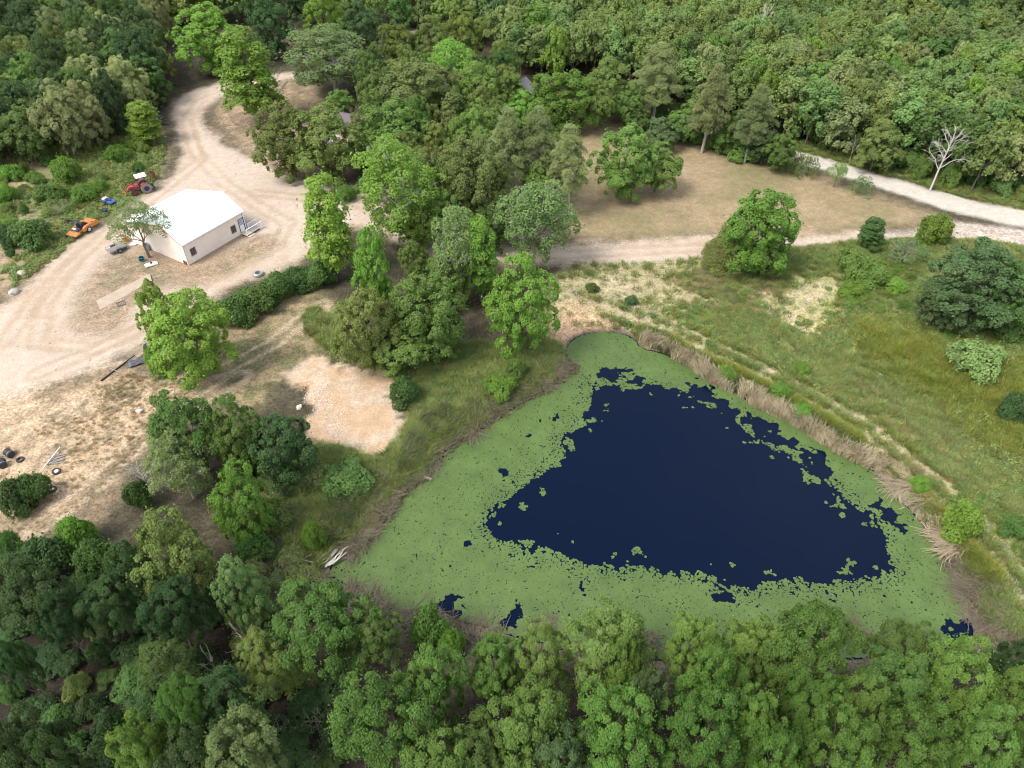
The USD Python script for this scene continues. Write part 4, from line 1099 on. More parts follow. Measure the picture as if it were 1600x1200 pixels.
wood([(1330, 400), (1420, 420), (1480, 500), (1560, 520), (1600, 600), (1600, 560), (1500, 540), (1420, 500), (1330, 480)], 0.5, 1.8, 38, 'bush', ['bright', 'yellow', 'mid'], (0.6, 1.2), (0.5, 1.1),
     lambda x, y: 'in the weeds below the blue-green tree, ' + ('left' if x < 1450 else 'right'), 'low shrubs in the bright weeds', 'shrub', 0.2, 'shrub', 50)

# trees and shrubs that still share a label are told apart by their order from left to right
same = {}
for p_, loc_ in PLANTED:
    same.setdefault(p_.GetCustomDataByKey('label'), []).append((seen(np.array(loc_))[0], p_))
for lab_, who in same.items():
    if len(who) > 1:
        who.sort(key=lambda w: w[0])
        words = {2: ['left one', 'right one'], 3: ['left one', 'middle one', 'right one']}.get(len(who)) or [f'{w} from left' for w in ('first', 'second', 'third', 'fourth', 'fifth', 'sixth', 'seventh', 'eighth', 'ninth', 'tenth', 'eleventh', 'twelfth')]
        for (_, p_), w_ in zip(who, words):
            p_.SetCustomDataByKey('label', f'{lab_}, {w_}')

# ------------------------------------------------------------------ grass, weeds, reeds and water plants: what nobody could count
def blade_tuft(seed, n, rad, hgt, wid):
    r = np.random.default_rng(seed)
    a, d = r.uniform(0, 6.283, n), rad * np.sqrt(r.uniform(0, 1, n))
    base = np.stack([np.cos(a) * d, np.sin(a) * d, np.zeros(n)], 1)
    out = np.stack([np.cos(a), np.sin(a), np.zeros(n)], 1) * r.uniform(0.2, 0.8, (n, 1)) + r.normal(size=(n, 3)) * [0.3, 0.3, 0]
    h = hgt * r.uniform(0.5, 1.2, n)[:, None]
    side = unit(np.cross(out + [0, 0, 1e-3], [0, 0, 1])) * wid
    mid = base + out * h * 0.3 + [0, 0, 1] * h * 0.6
    tip = base + out * h * 0.9 + [0, 0, 1] * h * 0.95
    v = np.stack([base - side, base + side, mid - side * 0.8, mid + side * 0.8, tip], 1).reshape(-1, 3)
    k = np.arange(n)[:, None] * 5
    return v, np.concatenate([k + [0, 1, 3], k + [0, 3, 2], k + [2, 3, 4]])


def weed_tuft(seed, n, rad, hgt, L, W):
    r = np.random.default_rng(seed)
    d = unit(r.normal(size=(n, 3)))
    d[:, 2] = np.abs(d[:, 2])
    c = d * [rad, rad, hgt] * r.uniform(0.4, 1, (n, 1))
    return leaves(c, d + r.normal(size=(n, 3)) * 0.5 + [0, 0, 0.4], L, W, r)


def strew(name, label, cat_, protos, leaf, pts, smin, smax, seed):
    r = np.random.default_rng(seed)
    pi = UsdGeom.PointInstancer.Define(stage, numbered('/World/' + name))
    tagp(pi.GetPrim(), label, cat_, None, 'stuff')
    targets = []
    for i, m in enumerate(protos):
        path = f'{pi.GetPath()}/tuft_{i:03d}'
        usdkit.mesh(stage, path, m, '/World/Looks/leaf_' + leaf)
        targets.append(path)
    n = len(pts)
    zz = height(pts[:, 0], pts[:, 1])
    pi.CreatePrototypesRel().SetTargets(targets)
    pi.CreateProtoIndicesAttr(Vt.IntArray.FromNumpy(r.integers(0, len(protos), n).astype(np.int32)))
    pi.CreatePositionsAttr(Vt.Vec3fArray.FromNumpy(np.c_[pts, zz].astype(np.float32)))
    s = r.uniform(smin, smax, (n, 1)) ** 1.0
    pi.CreateScalesAttr(Vt.Vec3fArray.FromNumpy((s * r.uniform(0.85, 1.15, (n, 3))).astype(np.float32)))
    a = r.uniform(0, 6.283, n)
    pi.CreateOrientationsAttr(Vt.QuathArray([Gf.Quath(float(math.cos(t / 2)), 0, 0, float(math.sin(t / 2))) for t in a]))
    print(name, n)


def points_in(P, n, seed, keep=None):
    r = np.random.default_rng(seed)
    lo, hi = P.min(0), P.max(0)
    q = r.uniform(lo, hi, (n, 2))
    q = q[sdf(P, q[:, 0], q[:, 1]) < 0]
    d = sdf(POND, q[:, 0], q[:, 1])
    k = (d > 0.6) & (sdf(YARD, q[:, 0], q[:, 1]) > 0.2) & (sdf(GRAVEL, q[:, 0], q[:, 1]) > 0.3) & (sdf(SAND, q[:, 0], q[:, 1]) > 0.5) & (sdf(JUNCT, q[:, 0], q[:, 1]) > 0.3)
    t = line_dist(TRACK, q[:, 0], q[:, 1])
    k &= (t > 1.7) | ((t < 0.5) & (r.uniform(0, 1, len(q)) < 0.7)) | (r.uniform(0, 1, len(q)) < 0.05)
    if keep is not None:
        k &= keep(q[:, 0], q[:, 1]) > r.uniform(0, 1, len(q))
    return q[k]


G1 = [blade_tuft(i, 46, 0.45, 0.42, 0.022) for i in range(3)]
G2 = [blade_tuft(10 + i, 40, 0.55, 0.62, 0.028) for i in range(3)]
W1 = [weed_tuft(20 + i, 70, 0.5, 0.5, 0.2, 0.12) for i in range(3)]
patchy = lambda sc, sd, lo, hi: (lambda x, y: sstep(lo, hi, fb(x, y, sc, sd)))
pock = lambda x, y: np.min([sstep(-0.5, 2.5, sdf(P, x, y)) for P in POCKETS], axis=0) * 0.9 + 0.1
drytop = lambda x, y: 1 - 0.8 * sstep(60, 25, x) * sstep(60, 85, y)
strew('meadow_grass', 'mixed green grass covering the meadow right of the pond', 'grass', G1, 'weed', points_in(MEADOW, 70000, 1, lambda x, y: (0.35 + 0.65 * sstep(-0.15, 0.1, fb(x, y, 1 / 7, 41))) * pock(x, y) * drytop(x, y)), 0.6, 1.4, 1)
strew('meadow_weeds', 'leafy weeds growing in patches over the meadow', 'weeds', W1, 'weed', points_in(MEADOW, 26000, 2, lambda x, y: sstep(0.0, 0.14, fb(x, y, 1 / 9, 42)) * pock(x, y) * drytop(x, y)), 0.5, 1.5, 2)
strew('lush_grass', 'bright yellow-green grass in the wet middle of the meadow', 'grass', G2, 'lushweed', points_in(LUSH, 16000, 3, lambda x, y: sstep(1, -9, sdf(LUSH, x, y) + fb(x, y, 1 / 6, 48) * 8)), 0.6, 1.3, 3)
strew('meadow_clumps', 'darker green weed clumps dotted over the meadow', 'weeds', W1, 'mid', points_in(MEADOW, 12000, 11, lambda x, y: sstep(0.06, 0.16, fb(x, y, 1 / 5, 49)) * pock(x, y) * drytop(x, y)), 0.5, 1.4, 11)
strew('dry_tufts', 'dry straw-coloured tufts across the meadow and the dam', 'dry grass', G1, 'drygrass', points_in(MEADOW, 34000, 4, lambda x, y: sstep(-0.02, 0.16, fb(x, y, 1 / 8, 43)) * pock(x, y)), 0.5, 1.1, 4)
strew('shore_grass', 'green grass on the slope left of the pond', 'grass', G1, 'weed', points_in(LEFTG, 30000, 5, lambda x, y: 0.25 + 0.75 * sstep(-0.12, 0.12, fb(x, y, 1 / 6, 44))), 0.6, 1.4, 5)
strew('shore_weeds', 'leafy weeds on the slope left of the pond', 'weeds', W1, 'weed', points_in(LEFTG, 14000, 6, patchy(1 / 6, 45, -0.02, 0.14)), 0.4, 1.1, 6)
strew('straw_grass', 'bleached dry grass over the straw field at the lower left', 'dry grass', G1, 'drygrass', points_in(STRAW, 9000, 7, patchy(1 / 5, 46, -0.05, 0.25)), 0.2, 0.5, 7)
strew('bank_weeds', 'tall weeds on the bank at the far left', 'weeds', W1, 'weed', points_in(LEFTV, 9000, 8, patchy(1 / 8, 47, -0.12, 0.1)), 0.6, 1.7, 8)
strew('verge_grass', 'grass on the far verge of the gravel road', 'grass', G1, 'weed', points_in(VERGE, 9000, 9), 0.5, 1.2, 9)
for ang_px, nm, lab, n, lf in (([(505, 893), (560, 850), (600, 820), (640, 765), (668, 747), (695, 707), (740, 680), (790, 645), (850, 613), (884, 585)], 'bank_grass', 'green grass strip behind the dead reeds of the left shore', 2400, 'weed'),
                               ([(1005, 530), (1075, 560), (1150, 605), (1230, 645), (1310, 698), (1372, 735), (1430, 795), (1480, 860), (1530, 930)], 'dam_grass', 'bright grass strip between the reeds and the track on the dam', 4200, 'lushweed')):
    L_ = poly(ang_px, WATER)
    r = np.random.default_rng(len(nm))
    t = r.uniform(0, len(L_) - 1.001, n)
    i = t.astype(int)
    p = L_[i] + (L_[i + 1] - L_[i]) * (t - i)[:, None] + r.normal(size=(n, 2)) * 0.9
    dd = L_[-1] - L_[0]
    nn = np.array([-dd[1], dd[0]]) / np.linalg.norm(dd)
    p = p + nn * 2.5
    p = p[(sdf(POND, p[:, 0], p[:, 1]) > 1.2) & (line_dist(TRACK, p[:, 0], p[:, 1]) > 1.5)]
    strew(nm, lab, 'grass', G2, lf, p, 0.5, 1.2, 3)


def reeds(name, label, line_px, n, inner, outer, hgt, leaf, seed, lie=0.5, wid=0.035, off=(0, 0)):
    """Blades rooted along the waterline, from inner to outer metres off it, leaning and bent."""
    r = np.random.default_rng(seed)
    L_ = poly(line_px, WATER)
    seg = np.linalg.norm(np.diff(L_, axis=0), axis=1)
    i = r.choice(len(seg), n, p=seg / seg.sum())
    t = r.uniform(0, 1, n)
    p = L_[i] + (L_[i + 1] - L_[i]) * t[:, None]
    d = (L_[i + 1] - L_[i]) / seg[i][:, None]
    nrm = np.stack([-d[:, 1], d[:, 0]], 1)
    p = p + nrm * (inner + (outer - inner) * r.beta(1.2, 1.2, n))[:, None]
    dens = fb(p[:, 0], p[:, 1], 1 / 2.4, seed, 3)
    keep = dens > -0.09
    p, nrm = p[keep], nrm[keep]
    n = len(p)
    z = np.maximum(height(p[:, 0], p[:, 1]), WATER - 0.1)
    base = np.c_[p, z - 0.05]
    sway = np.stack([fb(p[:, 0], p[:, 1], 1 / 2.0, seed + 1, 2), fb(p[:, 0], p[:, 1], 1 / 2.0, seed + 2, 2)], 1) * 3.0
    lean = np.c_[sway + r.normal(size=(n, 2)) * 0.55, np.zeros(n)] * lie
    h = (hgt * r.uniform(0.5, 1.15, n))[:, None]
    side = unit(np.c_[r.normal(size=(n, 2)), r.normal(size=n) * 0.2]) * wid
    m1 = base + lean * h * 0.35 + np.array([0, 0, 1.0]) * h * max(0.1, 0.55 - lie * 0.18)
    m2 = base + lean * h * 1.0 + np.array([0, 0, 1.0]) * h * max(0.08, 0.95 - lie * 0.55)
    v = np.stack([base - side, base + side, m1 - side, m1 + side, m2 - side * 0.4, m2 + side * 0.4], 1).reshape(-1, 3)
    k = np.arange(n)[:, None] * 6
    f = np.concatenate([k + [0, 1, 3], k + [0, 3, 2], k + [2, 3, 5], k + [2, 5, 4]])
    p_ = put(None, name, (v, f), 'leaf_' + leaf)
    tagp(p_, label, 'reeds', None, 'stuff')


RIGHT = [(1000, 534), (1035, 552), (1075, 570), (1110, 597), (1150, 615), (1190, 640), (1230, 657), (1270, 682), (1310, 708), (1345, 724), (1372, 742)]
RIGHT2 = [(1372, 742), (1400, 775), (1430, 805), (1455, 840), (1475, 870)]
RIGHT3 = [(1475, 870), (1500, 905), (1519, 937), (1516, 975)]
LEFT = [(545, 880), (600, 820), (640, 765), (668, 747), (695, 707), (740, 680), (790, 645), (850, 613), (878, 590), (893, 575), (884, 555)]
reeds('dead_reeds', 'tall pale tan dead reeds along the right shore of the pond', RIGHT, 14000, -0.4, 1.4, 1.65, 'reed', 61, 0.36, 0.035)
reeds('green_shoots', 'green shoots standing among the tan reeds of the right shore', RIGHT, 3500, -0.2, 1.9, 1.6, 'green_reed', 60, 0.4, 0.035)
reeds('flattened_reeds', 'flattened grey-tan reeds below the bare mud on the right shore', RIGHT2, 5000, -0.1, 2.6, 1.2, 'reed', 62, 1.15, 0.035)
reeds('corner_reeds', 'broken brown reeds in the muddy right corner of the pond', RIGHT3, 4000, -0.8, 3.4, 1.1, 'old_reed', 63, 1.3, 0.035)
reeds('brown_reeds', 'brown dead reeds along the left shore of the pond', LEFT[::-1], 18000, -3.6, 0.3, 1.2, 'old_reed', 64, 0.9, 0.032)
reeds('fresh_reeds', 'grey-green fresh reeds behind the brown reeds of the left shore', LEFT[:6][::-1], 7000, -5.0, -2.0, 1.4, 'green_reed', 65, 0.5, 0.03)
reeds('collapsed_reeds', 'collapsed dark reeds in the water at the bottom shore', [(545, 915), (590, 938), (640, 958), (700, 968), (745, 975), (790, 990)][::-1], 4500, -0.6, 2.4, 1.0, 'old_reed', 66, 1.3, 0.03)
reeds('reed_hummock', 'small brown reed hummock at the left tip of the shore', [(905, 578), (880, 570), (875, 590)], 900, -0.8, 0.8, 1.2, 'old_reed', 67, 0.8, 0.03)
for k_, (a_, b_) in enumerate([(850, 985), (1010, 1000), (1340, 990), (1300, 1000)]):
    reeds('reed_hummock', ('brown reed hummock in the duckweed left of the olive-yellow forked tree', 'reed hummock behind the olive-yellow forked tree', 'brown reed hummock right of the great sunlit tree', 'reed hummock under the great sunlit tree')[k_],
          [(a_ - 14, b_ + 4), (a_ + 14, b_ - 3)], 420, -0.7, 0.7, 1.0, 'old_reed', 68 + k_, 1.2, 0.035)

# lily pads and duckweed: dense towards the shore, torn into islands towards the open water
r = np.random.default_rng(77)
lo, hi = POND.min(0), POND.max(0)
q = r.uniform(lo, hi, (330000, 2))
dp, do = sdf(POND, q[:, 0], q[:, 1]), sdf(OPEN, q[:, 0], q[:, 1])
tear = fb(q[:, 0], q[:, 1], 1 / 3.0, 71, 5) * 4.6 + fb(q[:, 0], q[:, 1], 1 / 0.7, 72, 3) * 5.0
holes = fb(q[:, 0], q[:, 1], 1 / 0.8, 73, 3)
near_open = sstep(6.5, 1.0, do)
keep = (dp < -0.05) & (np.where(do > 0, do * 1.7, do * 6.0) + tear > 0.0) & (holes > -0.52 + 0.46 * near_open * (0.4 + 1.2 * sstep(-0.1, 0.15, fb(q[:, 0], q[:, 1], 1 / 5, 75, 2)))) & (r.uniform(0, 1, len(q)) < 0.35 + 0.65 * sstep(0.0, 4.0, do * 1.5 + tear))
far_isle = (dp < -0.5) & (do < 0) & (do > -2.2) & (fb(q[:, 0], q[:, 1], 1 / 1.1, 74, 4) > 0.09 - do * 0.03) & (r.uniform(0, 1, len(q)) < 0.6)
# open pools at the bottom shore
for a_, b_, rr_ in ((800, 962, 0.9), (700, 952, 1.2), (1512, 990, 1.5), (1335, 985, 0.8)):
    c_ = on_plane(a_, b_, WATER)[:2]
    keep &= np.hypot(q[:, 0] - c_[0], q[:, 1] - c_[1]) + holes * 4 > rr_
q = q[keep | far_isle]
n = len(q)
rad = r.uniform(0.055, 0.145, n)
ang = r.uniform(0, 6.283, n)[:, None] + np.arange(6)[None] * (2 * np.pi / 6.35) + 0.12
v = np.stack([q[:, :1] + np.cos(ang) * rad[:, None], q[:, 1:] + np.sin(ang) * rad[:, None], np.repeat((WATER + r.uniform(0.008, 0.03, n))[:, None], 6, 1) + r.normal(size=(n, 6)) * 0.011], -1).reshape(-1, 3)
k = np.arange(n)[:, None] * 6
f = np.concatenate([k + [0, 1, 2], k + [0, 2, 3], k + [0, 3, 4], k + [0, 4, 5]])
tagp(put(None, 'lily_pads', (v, f), 'leaf_pad'), 'green floating pads covering the pond from the shore to the ragged edge of open water', 'water plants', None, 'stuff')
print('pads', n)
# ------------------------------------------------------------------ the shed
def extr(pts, y0, y1):
    """A profile in the x-z plane pushed along y from y0 to y1."""
    m = trimesh.creation.extrude_polygon(Polygon(pts), abs(y1 - y0), engine='earcut')
    m.apply_transform(trimesh.transformations.rotation_matrix(np.pi / 2, [1, 0, 0]))
    m.apply_translation((0, max(y0, y1), 0))
    return m


def heading(x0, y0, x1, y1):
    a, b = at(x0, y0), at(x1, y1)
    return math.atan2(b[1] - a[1], b[0] - a[0])


def wall_panel(length, outline, holes, step=0.305):
    """A ribbed metal wall in the x-z plane (outside is -y), with openings cut through."""
    P = Polygon(outline)
    for h in holes:
        P = P.difference(Polygon([(h[0], h[2]), (h[1], h[2]), (h[1], h[3]), (h[0], h[3])]))
    m = trimesh.creation.extrude_polygon(P, 0.12, engine='earcut')
    m.apply_transform(trimesh.transformations.rotation_matrix(np.pi / 2, [1, 0, 0]))
    m.apply_translation((0, 0.12, 0))
    parts = [m]
    from shapely.geometry import LineString
    for x in np.arange(step * 0.5, length, step):
        g = P.intersection(LineString([(x, -1), (x, 9)]))
        for s in getattr(g, 'geoms', [g]):
            if s.length > 0.1:
                z0, z1 = s.bounds[1] + 0.02, s.bounds[3] - 0.04
                parts.append(moved(trimesh.creation.box((0.06, 0.014, z1 - z0)), (x, -0.005, (z0 + z1) / 2)))
    return join(*parts)


sz = ground_at(*B_C) - 0.02
shed = thing('metal_shed', 'cream metal shed with a white roof and a small porch on the dirt yard', 'shed', (B_A[0], B_A[1], sz), B_AZ)
ry, rz = B_T * B_W, B_H + B_R
WIN = [(1.0, 1.75, 1.1, 2.1), (8.45, 9.2, 0.95, 1.95)]
DOOR = (10.0, 10.85, 0.3, 2.35)
put(shed, 'wall', wall_panel(B_L, [(0, 0), (B_L, 0), (B_L, B_H), (0, B_H)], WIN + [DOOR]), 'wall_cream')
gable = [(0, 0), (B_W, 0), (B_W, B_H), (B_W - ry, rz), (0, B_H)]
m = wall_panel(B_W, [(0, 0), (B_W, 0), (B_W, B_H), (B_W - (B_W - ry), rz - 0.02), (0, B_H)], [])
m.apply_transform(trimesh.transformations.rotation_matrix(np.pi / 2, [0, 0, 1]))      # x -> y, outside -y -> +x
far = m.copy()
far.apply_translation((B_L, 0, 0))
put(shed, 'wall', far, 'wall_cream')
near_g = m.copy()
near_g.vertices[:, 0] *= -1
near_g.invert()
put(shed, 'wall', near_g, 'wall_cream')
m = wall_panel(B_L, [(0, 0), (B_L, 0), (B_L, B_H), (0, B_H)], [])
m.vertices[:, 1] *= -1
m.invert()
m.apply_translation((0, B_W, 0))
put(shed, 'wall', m, 'wall_cream')
a1, a2 = math.atan2(rz + 0.15 - B_H, ry + 0.22), math.atan2(rz + 0.07 - B_H, B_W + 0.22 - ry)
put(shed, 'roof_ridge', join(box(B_L / 2, ry - 0.15 * math.cos(a1), rz + 0.135 - 0.15 * math.sin(a1), B_L + 0.5, 0.32, 0.02, (a1, 0, 0)), box(B_L / 2, ry + 0.15 * math.cos(a2), rz + 0.138 - 0.15 * math.sin(a2), B_L + 0.5, 0.32, 0.02, (-a2, 0, 0))), 'roof_white')
for (y0, z0, y1, z1) in ((-0.22, B_H - 0.12 + 0.02, ry, rz + 0.05), (B_W + 0.22, B_H - 0.04 + 0.02, ry, rz + 0.05)):
    ln, an = math.hypot(y1 - y0, z1 - z0), math.atan2(z1 - z0, y1 - y0)
    npan = 12
    pw = (B_L + 0.44) / npan
    for k in range(npan):
        p = trimesh.creation.box((pw - 0.008, ln, 0.045))
        rib = moved(trimesh.creation.box((0.035, ln, 0.03)), (-pw / 2 + 0.03, 0, 0.036))
        rib2 = moved(trimesh.creation.box((0.02, ln, 0.012)), (0.1, 0, 0.027))
        q = join(p, rib, rib2)
        q.apply_transform(trimesh.transformations.rotation_matrix(an if y1 > y0 else an, [1, 0, 0]))
        q.apply_translation((-0.22 + pw * (k + 0.5), (y0 + y1) / 2, (z0 + z1) / 2))
        put(shed, 'roof_panel', q, 'roof_white')
for x in (-0.245, B_L + 0.245):
    put(shed, 'rake_trim', join(cyl((x, -0.2, B_H - 0.13), (x, ry, rz + 0.02), 0.055, n=6), cyl((x, ry, rz + 0.02), (x, B_W + 0.2, B_H - 0.06), 0.055, n=6)), 'trim_red' if x < 0 else 'trim_white')
put(shed, 'eave_trim', box(B_L / 2, -0.25, B_H - 0.17, B_L + 0.44, 0.05, 0.1), 'trim_white')
for y, x in ((-0.03, -0.03), (-0.03, B_L + 0.03)):
    put(shed, 'corner_trim', box(x, y, B_H / 2 - 0.05, 0.1, 0.1, B_H - 0.1), 'trim_white')
put(shed, 'base_panel', box(-0.09, 0.45, 0.32, 0.05, 0.8, 0.62), 'rust')
tagp(stage.GetPrimAtPath(str(shed.GetPath()) + '/base_panel'), 'rusty brown panel at the foot of the corner')
for (a, b, c, d) in WIN:
    w = put(shed, 'window', join(box((a + b) / 2, -0.03, d + 0.03, b - a + 0.16, 0.08, 0.07), box((a + b) / 2, -0.03, c - 0.03, b - a + 0.16, 0.1, 0.07), box(a - 0.035, -0.03, (c + d) / 2, 0.07, 0.08, d - c), box(b + 0.035, -0.03, (c + d) / 2, 0.07, 0.08, d - c),
                                 box((a + b) / 2, 0.03, (c + d) / 2, b - a, 0.05, 0.05), box((a + b) / 2, 0.032, (c + d) / 2, 0.04, 0.04, d - c)), 'window_frame_brown')
    for (x0, x1) in ((a, (a + b) / 2), ((a + b) / 2, b)):
        for (z0, z1) in ((c, (c + d) / 2), ((c + d) / 2, d)):
            put(w, 'pane', box((x0 + x1) / 2, 0.06, (z0 + z1) / 2, x1 - x0 - 0.05, 0.015, z1 - z0 - 0.05), 'dark_glass')
a, b, c, d = DOOR
dr = put(shed, 'door', box((a + b) / 2, 0.05, (c + d) / 2, b - a - 0.02, 0.05, d - c - 0.02), 'trim_white')
for i in range(3):
    for j in range(3):
        put(dr, 'pane', box(a + 0.2 + j * 0.225, 0.018, d - 0.28 - i * 0.29, 0.18, 0.02, 0.24), 'blue_glass')
put(dr, 'handle', join(cyl((b - 0.1, 0.02, c + 0.95), (b - 0.1, -0.05, c + 0.95), 0.02, n=8), moved(trimesh.creation.icosphere(1, 0.035), (b - 0.1, -0.06, c + 0.95))), 'grey_metal')
put(shed, 'door_frame', join(box((a + b) / 2, -0.03, d + 0.04, b - a + 0.2, 0.08, 0.08), box(a - 0.05, -0.03, (c + d) / 2, 0.09, 0.08, d - c), box(b + 0.05, -0.03, (c + d) / 2, 0.09, 0.08, d - c)), 'navy')
# porch: deck, planks, ramp, railings
dk = put(shed, 'porch_frame', join(box(11.1, -0.75, 0.12, 2.6, 1.2, 0.16), *[box(x, y, 0.05, 0.1, 0.1, 0.2) for x in (9.95, 12.25) for y in (-1.25, -0.25)]), 'dark_steel')
for k in range(13):
    put(dk, 'plank', box(9.9 + k * 0.2, -0.75, 0.225, 0.185, 1.24, 0.035), 'new_plank' if k < 6 else 'grey_plank')
put(shed, 'step', join(box(10.5, -1.62, 0.09, 1.2, 0.45, 0.05), box(10.0, -1.62, 0.03, 0.06, 0.4, 0.08), box(11.0, -1.62, 0.03, 0.06, 0.4, 0.08)), 'new_plank')
for yy, x0 in ((-1.36, 9.9), (-0.18, 11.3)):
    rl = put(shed, 'railing', join(box((x0 + 13.0) / 2, yy, 1.15, 13.0 - x0, 0.09, 0.06), box((x0 + 13.0) / 2, yy, 0.36, 13.0 - x0, 0.05, 0.06), box(x0 + 0.04, yy, 0.62, 0.09, 0.09, 1.1), box(12.96, yy, 0.62, 0.09, 0.09, 1.1)), 'trim_white')
    for x in np.arange(x0 + 0.2, 12.9, 0.19):
        put(rl, 'baluster', box(x, yy, 0.75, 0.035, 0.035, 0.74), 'trim_white')

# ------------------------------------------------------------------ tractor and machines
def wheel(parent, x, y, z, r, w, tyre, rim, rr=0.52, lugs=0):
    t = ring_tyre(r, w, r * rr)
    t.apply_transform(trimesh.transformations.rotation_matrix(np.pi / 2, [0, 0, 1]))
    ms = [moved(t, (x, y, z))]
    for k in range(lugs):
        a_ = k * 2 * np.pi / lugs
        ms.append(moved(trimesh.creation.box((0.09, w * 0.95, 0.07)), (x + math.cos(a_) * r * 1.0, y, z + math.sin(a_) * r * 1.0), (0, -a_ + np.pi / 2, 0.0)))
    wp_ = put(parent, 'wheel', join(*ms), tyre, 40)
    d = rim_disc(r * rr, w * 0.8)
    d.apply_transform(trimesh.transformations.rotation_matrix(np.pi / 2, [0, 0, 1]))
    put(wp_, 'rim', moved(d, (x, y, z)), rim, 30)


p = at(222, 300)
t = thing('tractor', 'red farm tractor with a white canopy and front loader by the weedy bank', 'tractor', p, heading(240, 299, 203, 308))
put(t, 'chassis', join(box(0.3, 0, 0.75, 2.6, 0.45, 0.42), box(-0.75, 0, 0.85, 0.7, 1.1, 0.5), cyl((-0.75, -0.85, 0.8), (-0.75, 0.85, 0.8), 0.12), box(1.25, 0, 0.5, 0.2, 1.3, 0.14)), 'dark_steel')
put(t, 'hood', join(extr([(0.25, 0.85), (1.75, 0.85), (1.78, 1.3), (1.6, 1.42), (0.25, 1.5)], -0.32, 0.32)), 'tractor_red')
put(t, 'grille', box(1.79, 0, 1.08, 0.04, 0.52, 0.36), 'black_metal')
put(t, 'fender', extr([(-1.35, 1.25), (-1.15, 1.62), (-0.6, 1.75), (-0.1, 1.55), (-0.02, 1.2), (-0.12, 1.2), (-0.2, 1.48), (-0.6, 1.66), (-1.1, 1.54), (-1.27, 1.22)], 0.55, 1.0), 'tractor_red')
put(t, 'fender', extr([(-1.35, 1.25), (-1.15, 1.62), (-0.6, 1.75), (-0.1, 1.55), (-0.02, 1.2), (-0.12, 1.2), (-0.2, 1.48), (-0.6, 1.66), (-1.1, 1.54), (-1.27, 1.22)], -1.0, -0.55), 'tractor_red')
put(t, 'seat', join(box(-0.62, 0, 1.32, 0.5, 0.5, 0.14), box(-0.88, 0, 1.62, 0.12, 0.5, 0.5)), 'navy')
put(t, 'console', join(box(0.1, 0, 1.45, 0.22, 0.5, 0.4), cyl((0.0, 0, 1.6), (-0.2, 0, 1.8), 0.025, n=6)), 'navy')
st = trimesh.creation.torus(0.2, 0.02, major_sections=16, minor_sections=6)
put(t, 'steering_wheel', moved(st, (-0.22, 0, 1.82), (0, -0.6, 0)), 'black_metal')
put(t, 'exhaust_stack', join(cyl((0.95, 0.22, 1.4), (0.95, 0.22, 2.15), 0.045, n=8), cyl((0.95, 0.22, 1.6), (0.95, 0.22, 1.95), 0.075, n=8)), 'black_metal')
put(t, 'canopy', join(box(-0.55, 0, 2.75, 1.7, 1.5, 0.1), box(-0.55, 0, 2.82, 1.4, 1.2, 0.06)), 'canopy_white')
for y in (-0.5, 0.5):
    put(t, 'canopy_post', cyl((-1.0, y, 1.2), (-0.95, y, 2.7), 0.04, n=6), 'navy')
    wheel(t, -0.75, y * 1.75, 0.82, 0.82, 0.46, 'tyre_dusty', 'navy', 0.5, 18)
    wheel(t, 1.25, y * 1.5, 0.48, 0.48, 0.3, 'tyre', 'tractor_red', 0.5)
    put(t, 'loader_arm', join(cyl((0.2, y * 1.1, 1.4), (1.7, y * 1.1, 1.5), 0.08, n=8), cyl((1.7, y * 1.1, 1.5), (2.55, y * 1.1, 0.6), 0.08, n=8), cyl((0.3, y * 1.1, 0.8), (1.5, y * 1.1, 1.35), 0.05, n=8)), 'tractor_red')
put(t, 'loader_bucket', join(extr([(2.5, 0.15), (3.15, 0.1), (3.15, 0.16), (2.6, 0.24), (2.52, 0.75), (2.45, 0.75)], -0.85, 0.85), box(2.82, 0.85, 0.3, 0.6, 0.04, 0.36), box(2.82, -0.85, 0.3, 0.6, 0.04, 0.36)), 'orange_paint')
put(t, 'hitch_blade', join(box(-1.55, 0, 0.7, 0.7, 0.12, 0.1), box(-2.0, 0, 0.45, 0.1, 1.7, 0.5), cyl((-1.3, 0.3, 0.9), (-2.0, 0.3, 0.6), 0.05, n=6), cyl((-1.3, -0.3, 0.9), (-2.0, -0.3, 0.6), 0.05, n=6)), 'black_metal')

p = at(241, 280)
t = thing('barrel', 'rusty open drum standing behind the red tractor', 'barrel', p, 0.4)
prof = [(0.0, 0.0), (0.40, 0.0), (0.40, 0.38), (0.42, 0.41), (0.40, 0.44), (0.40, 0.82), (0.42, 0.85), (0.40, 0.88), (0.40, 1.3), (0.36, 1.3), (0.36, 0.06), (0.0, 0.06)]
put(t, 'drum', trimesh.creation.revolve(np.array(prof), sections=24), 'rust', 30)
put(t, 'rim', moved(trimesh.creation.torus(0.385, 0.025, major_sections=24, minor_sections=6), (0, 0, 1.3)), 'rust', 40)
put(t, 'soot', moved(trimesh.creation.cylinder(0.35, 0.1, sections=20), (0, 0, 0.9)), 'black_metal')  # plain black disc closing the drum below its rim

